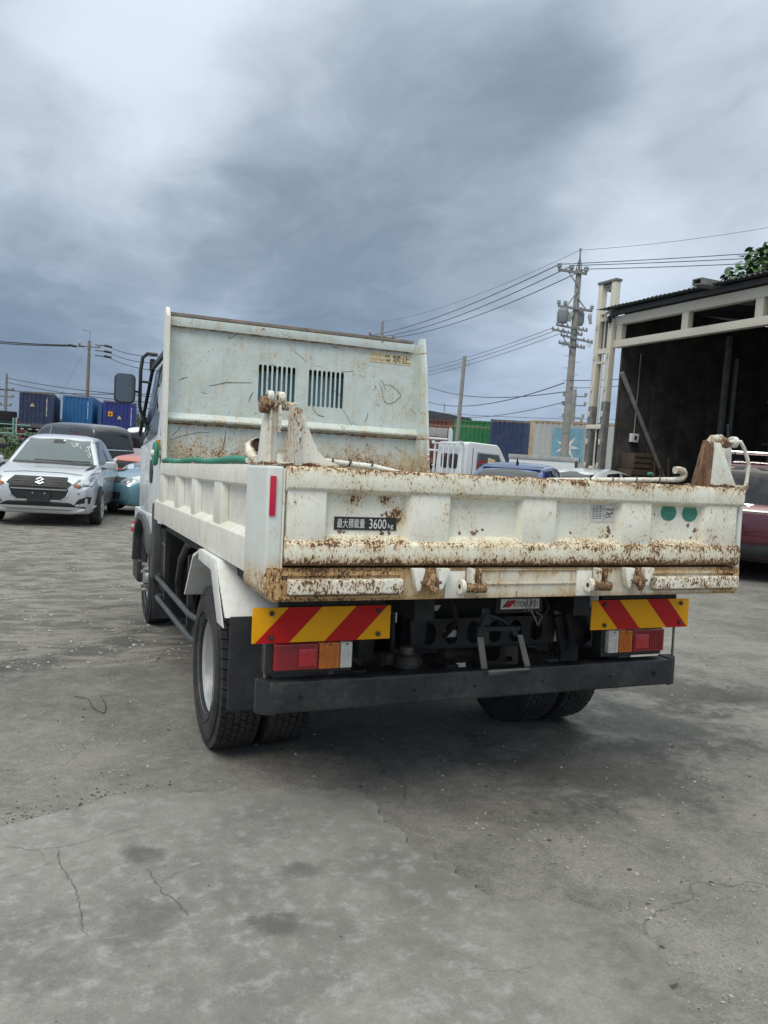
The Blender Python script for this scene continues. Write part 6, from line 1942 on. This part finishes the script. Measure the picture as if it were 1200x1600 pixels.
for x, z0, z1, w_, m in ((3.25, 0, 4.9, .11, 'shedsteel'), (3.55, .3, 4.4, .05, 'shedsteel'), (4.98, 0, 5.0, .13, 'beamlow'), (6.15, 0, 5.1, .11, 'beamlow'), (7.6, 0, 5.1, .11, 'shedsteel')):
    sp('wall_post', MB().box(x - w_ / 2, x + w_ / 2, -.28, -.166, z0, z1), M[m], bevel=.005)
for z in (1.2, 2.35, 3.4):
    sp('wall_rail', MB().box(4.6, 8.8, -.30, -.285, z, z + .07), M['shedsteel'])
sp('brace', MB().tube([(.12, -.22, 3.72), (1.72, -.22, 1.2), (2.4, -.22, .15)], .055, 6), M['shedsteel'])
sp('roof_truss', MB().tube([(.3, -3.2, 4.9), (8.8, -3.2, 5.45)], .06, 6), M['shedsteel'])
sp('roof_truss', MB().tube([(.3, -6.8, 4.9), (8.8, -6.8, 5.45)], .06, 6), M['shedsteel'])
# ladder-like door tower at the left corner
tw = thing('gate_tower', 'tall pale twin post steel gate tower at the left corner of the shed', 'tower', (9.9, 12.3, 0))
def tp(name, mb, m, par=None, **k): return mb.build(name, m, par or tw, **k)
for yv in (.02, .49):
    tp('tower_post', MB().box(-.08, .07, yv, yv + .15, 2.95 if yv > .2 else 3.05, 5.80), M['beam'], bevel=.012)
    tp('tower_post', MB().box(-.083, .073, yv - .003, yv + .153, -.05, 2.949 if yv > .2 else 3.049), M['beamlow'], bevel=.012)
    for z in (1.5, 2.05, 2.7, 3.3, 4.05, 4.75):
        tp('hinge_lug', MB().box(-.115, -.084, yv + .05, yv + .10, z, z + .13), M['beam'], bevel=.01)
tp('tower_cap', MB().box(-.10, .09, .0, .66, 5.802, 5.86), M['beamlow'], bevel=.006)
tp('cap_pulley', MB().lathe([(.02, -.03), (.10, -.03), (.07, 0), (.10, .03), (.02, .03)], 18, 'x', (0, .33, 5.70)), M['armst'])
for z in (3.95, 5.1):
    tp('rung', MB().box(-.05, .04, .17, .49, z, z + .045), M['beam'])
tp('cross_plate', MB().box(-.10, -.084, .10, .66, 2.42, 2.52), M['beam'], bevel=.004)
tp('panel', MB().box(.02, .05, .17, .49, 4.30, 4.92), M['board'], bevel=.004)
tp('panel_rail', MB().box(-.06, .06, .17, .49, 4.93, 5.02), M['beam'])
tp('panel_rail', MB().box(-.06, .06, .17, .49, 4.18, 4.29), M['beam'])
tp('guide_rod', MB().cyl((-.03, .33, 1.0), (-.03, .33, 5.1), .02, 8), M['beam'])
tp('lamp_box', MB().box(-.16, -.084, .04, .12, 4.85, 5.0), M['plastic'], bevel=.01)
tp('lock_box', MB().box(-.10, -.084, .25, .42, .9, 1.55), M['beam'], bevel=.01)
hk = thing('hanging_hook', 'dark hook block with a round pulley hanging inside the gate tower', 'hook block', (9.98, 12.63, 0))
MB().lathe([(.045, -.02), (.115, -.03), (.125, 0), (.115, .03), (.045, .02)], 22, 'x', (0, 0, 2.32), True).build('pulley', M['plastic'], hk)
MB().prism([(-.10, 2.22), (.05, 2.22), (.15, 2.02), (.11, 1.86), (.05, 1.62), (-.02, 1.50), (-.03, 1.7), (-.13, 1.95)], 'yz', -.04, .04).build('hook_body', M['plastic'], hk, bevel=.02)
MB().cyl((0, 0, 2.42), (0, .02, 5.6), .012, 6).build('hanging_cable', M['cable'], hk)
# things kept in the shed
def lean_board(name, label, cat, pts, thick, m, y):
    return tag(MB().prism(pts, 'xz', y, y + thick).build(name, m, None, bevel=.004), label, cat)
lean_board('sheet_panel', 'pale grey sheet leaning inside the dark shed', 'panel', [(12.45, .0), (13.75, .0), (13.55, 2.2), (12.55, 2.36)], .03, M['board'], 11.55)
tag(MB().tube([(12.85, 11.42, .02), (12.93, 11.45, 1.3), (12.78, 11.5, 2.75)], .035, 7).build('wooden_pole', M['shedsteel']), 'thin rough pole leaning against the grey sheet in the shed', 'pole')
for k, (x0, w_, z0, h_) in enumerate(((10.15, .62, .012, .52), (10.18, .58, .535, .50), (10.14, .60, 1.04, .5), (10.2, .5, 1.545, .36))):
    q = MB().box(x0, x0 + w_, 11.62, 12.05, z0, z0 + h_).build('wooden_crate', M['crate'], None, bevel=.012)
    tag(q, ['lowest brown crate of the stack in the shed corner', 'second brown crate from the floor in the shed corner', 'third brown crate from the floor in the shed corner', 'topmost small brown crate of the stack in the shed corner'][k], 'crate', 'crates stacked in the shed corner')
    for j in range(3):
        MB().box(x0 + .01, x0 + w_ - .01, 11.602, 11.618, z0 + .03 + j * h_ / 3, z0 + .03 + j * h_ / 3 + h_ / 3 - .05).build('slat', M['crate'], q, bevel=.003)
    q['label'] = q['label']
tag(MB().box(10.42, 10.62, 12.02, 12.12, 2.16, 2.36).build('switch_box', M['whitecar'], None, bevel=.01), 'small white switch box on the dark shed wall', 'switch box')
bx_ = bpy.data.objects['switch_box']
MB().box(10.49, 10.56, 12.01, 12.018, 2.22, 2.31).build('door_window', M['print'], bx_)
MB().tube([(10.52, 12.08, 2.36), (10.52, 12.08, 4.2)], .015, 6).build('conduit', M['shedsteel'], bx_)
for k, (x, h_) in enumerate(((11.0, 1.75), (11.2, 1.6), (11.42, 1.85))):
    tag(MB().tube([(x, 11.7, .02), (x + .12, 12.0, h_)], .035, 6).build('timber_pole', M['crate']), ['leftmost', 'middle', 'rightmost'][k] + ' of three brown timbers leaning on the shed wall', 'timber', 'timbers leaning on the shed wall')

# ------------------------------------------------------------------ plants, hill, fence
M['leaf'] = plain('broad_green_leaf', (.045, .105, .03), .5, var=.45, scale=1.5)
M['leafd'] = plain('dark_green_leaf', (.03, .07, .024), .55, var=.45, scale=1.2)
M['bark'] = plain('grey_bark', (.10, .085, .07), .9, var=.3)
M['scrub'] = plain('hill_scrub', (.055, .065, .03), .9, var=.5, scale=.6)
M['grass'] = plain('dry_green_grass', (.10, .125, .045), .9, var=.5, scale=2)


def big_leaf(mb, p, az, tilt, s, rg):
    """heart shaped leaf folded along its rib"""
    out = [(0, 0, 0), (.32, .12, .05), (.45, .42, .03), (.30, .80, -.06), (0, 1.1, -.16), (-.30, .80, -.06), (-.45, .42, .03), (-.32, .12, .05), (0, .5, -.04)]
    m = Matrix.Rotation(az, 4, 'Z') @ Matrix.Rotation(tilt, 4, 'X') @ Matrix.Rotation(rg.uniform(-.5, .5), 4, 'Y')
    P = [tuple(Vector(p) + (m @ Vector(q)) * s) for q in out]
    mb.add(P, [(0, 1, 8), (1, 2, 8), (2, 3, 8), (3, 4, 8), (4, 5, 8), (5, 6, 8), (6, 7, 8), (7, 0, 8)])


def leafy_tree(label, base, trunk_h, clumps, n, s, seed):
    rg = random.Random(seed)
    root = thing('broadleaf_tree', label, 'tree', base)
    MB().tube([(0, 0, 0), (.1, .05, trunk_h * .5), (.0, .1, trunk_h)], [.16, .13, .08], 10).build('trunk', M['bark'], root)
    br = MB()
    lv = MB()
    for cx, cy, cz, r_ in clumps:
        br.tube([(0, .1, trunk_h * .7), (cx * .6, cy * .6, trunk_h * .7 + (cz - trunk_h * .7) * .6), (cx, cy, cz)], [.07, .045, .02], 6)
        for _ in range(int(n * r_ ** 2)):
            while True:
                d = Vector((rg.uniform(-1, 1), rg.uniform(-1, 1), rg.uniform(-1, 1)))
                if .25 < d.length < 1: break
            p = Vector((cx, cy, cz)) + d * r_
            big_leaf(lv, p, math.atan2(-d.x, d.y) + rg.uniform(-.6, .6), rg.uniform(-1.1, .15), s * rg.uniform(.6, 1.15), rg)
    br.build('branches', M['bark'], root)
    lv.build('crown', M['leaf'], root, smooth=0, kind='stuff')
    return root
leafy_tree('broad leaved green tree rising behind the shed roof at the right edge', (17.95, 15.5, 0), 6.6, [(-.15, .15, 8.0, .62), (-.75, .35, 7.55, .5), (.5, -.3, 8.1, .8), (.2, -.2, 7.3, .8), (-1.05, .5, 7.1, .38), (1.4, -.9, 7.9, .9), (.1, .0, 8.45, .38), (-.3, .2, 6.8, .6)], 460, .235, 3)
leafy_tree('small sprig of leaves peeping over the shed roof left of the pipe', (16.2, 16.35, 0), 5.6, [(-.05, .0, 7.12, .24), (.2, -.12, 6.95, .26), (.0, .1, 6.6, .4)], 620, .17, 8)

def hill_z(x, y):
    b = sstep(70, 95, y) * (2.5 + 1.1 * math.sin(x * .11 + 1.0) + .5 * math.sin(x * .37) + .25 * math.sin(x * 1.3 + y * .4))
    return gz(x, 40) - .3 + b * sstep(-14, -2, x) * (1 - .85 * sstep(14, 30, x))
tag(sheet('hill', list(np.arange(-40, 60, .8)), list(np.arange(66, 130, 1.6)), M['scrub'], 0, hill_z), 'low scrubby brown green hill behind the blue containers', 'hill', kind='structure')
rg = random.Random(9)
lv = MB()
for _ in range(14000):
    x = rg.uniform(-12, 18); y = rg.uniform(80, 98)
    z = hill_z(x, y)
    if z < 1.0: continue
    big_leaf(lv, (x, y, z - .1 + rg.random() * .5 * (1 + math.sin(x * 2.1))), rg.uniform(0, 6.3), rg.uniform(-.5, 1.2), rg.uniform(.12, .26), rg)
tag(lv.build('undergrowth', M['leafd'], None, smooth=0, kind='stuff'), 'dense scrub covering the low hill', 'undergrowth')
lv = MB()
for _ in range(5200):
    x = rg.uniform(-12, -1.5); y = rg.uniform(38, 56)
    h_ = rg.uniform(.15, .5) * (1.5 if math.sin(x * 1.7 + y * .8) > .3 else .7)
    a = rg.uniform(0, 6.3)
    z = gz(x, y)
    dx, dy = .05 * math.cos(a), .05 * math.sin(a)
    lv.add([(x - dx, y - dy, z), (x + dx, y + dy, z), (x + rg.uniform(-.2, .2), y + rg.uniform(-.2, .2), z + h_)], [(0, 1, 2)])
tag(lv.build('grass', M['grass'], None, smooth=0, kind='stuff'), 'rough dry grass beyond the parked cars on the left', 'grass')
def bush(label, base, r, seed, m='leafd'):
    rg = random.Random(seed)
    root = thing('bush', label, 'bush', base)
    MB().tube([(0, 0, 0), (.03, .02, r * .8)], [.04, .02], 6).build('stem', M['bark'], root)
    lv = MB()
    for _ in range(420):
        d = Vector((rg.gauss(0, .45), rg.gauss(0, .45), abs(rg.gauss(.55, .35)))) * r
        big_leaf(lv, d, rg.uniform(0, 6.3), rg.uniform(-.9, .6), rg.uniform(.08, .16) * (r + .3), rg)
    lv.build('foliage', M[m], root, smooth=0, kind='stuff')
bush('low green bush under the front of the dark navy container', (-3.6, 44, gz(-3.6, 44)), 1.0, 2)
bush('green bush beside the fence post at the left', (-4.4, 46.5, gz(-4, 46)), .8, 5, 'grass')
fn = thing('pipe_fence', 'pale green pipe fence with thin rails at the far left', 'fence', (-4.2, 47.6, gz(-4, 47)))
M['fence'] = plain('pale_green_fence_paint', (.16, .33, .29), .5, var=.15)
for x in (0.0, -2.0, -4.0, -6.0):
    MB().cyl((x, 0, 0), (x, 0, 2.1 if x == 0 else 1.75), .055, 8).build('post', M['fence'], fn)
for z in (1.70, 1.18):
    MB().cyl((-7, 0, z), (.9 if z > 1.5 else .7, 0, z), .035, 8).build('rail', M['fence'], fn)
tl = thing('flatbed_trailer', 'low black trailer with a red and white tail behind the fence at the far left', 'trailer', (-4.7, 62, gz(-5, 62)))
MB().box(-7, .0, -1.2, 1.2, 1.55, 2.72).build('trailer_box', M['deep'], tl, bevel=.03)
MB().box(-7, .02, -1.25, -1.205, 1.9, 2.0).build('side_strip', M['cgreendark'], tl)
MB().box(.01, .12, -1.2, 1.2, 1.2, 2.3).build('tail_board', M['paper'], tl)
MB().box(.16, .60, -1.0, 1.0, .9, 2.0).build('tail_light_panel', M['taillight'], tl)
for x in (-.9, -2.2):
    MB().lathe([(.28, -.2), (.50, -.2), (.52, -.15), (.52, .15), (.5, .2), (.28, .2)], 22, 'y', (x, -1.0, .52), True).build('wheel', M['rubber'], tl)
hb_ = thing('far_roof', 'dark roof of a far building above the brown red container', 'building', (31.6, 66.2, gz(31, 66)))
MB().box(-3, 3, -2, 2, 0, 4.9).build('wall', M['galv'], hb_)
MB().prism([(-3.3, 4.91), (3.3, 4.91), (2.9, 5.35), (-1.8, 5.75), (-2.3, 5.6)], 'xz', -2.4, 2.2).build('roof', M['roofm'], hb_)
MB().tube([(1.2, 0, 5.2), (1.2, 0, 6.7)], .03, 5).build('aerial', M['cable'], hb_)
def ridge_z(x, y):
    return -2 + sstep(620, 760, y) * (12 + 7 * math.sin(x * .006 + .5) + 3 * math.sin(x * .021) + 1.2 * math.sin(x * .06))
tag(sheet('hills', list(np.arange(-500, 700, 12)), list(np.arange(600, 860, 16)), M['farhill'], 0, ridge_z), 'low far hills along the horizon', 'hills', kind='structure')
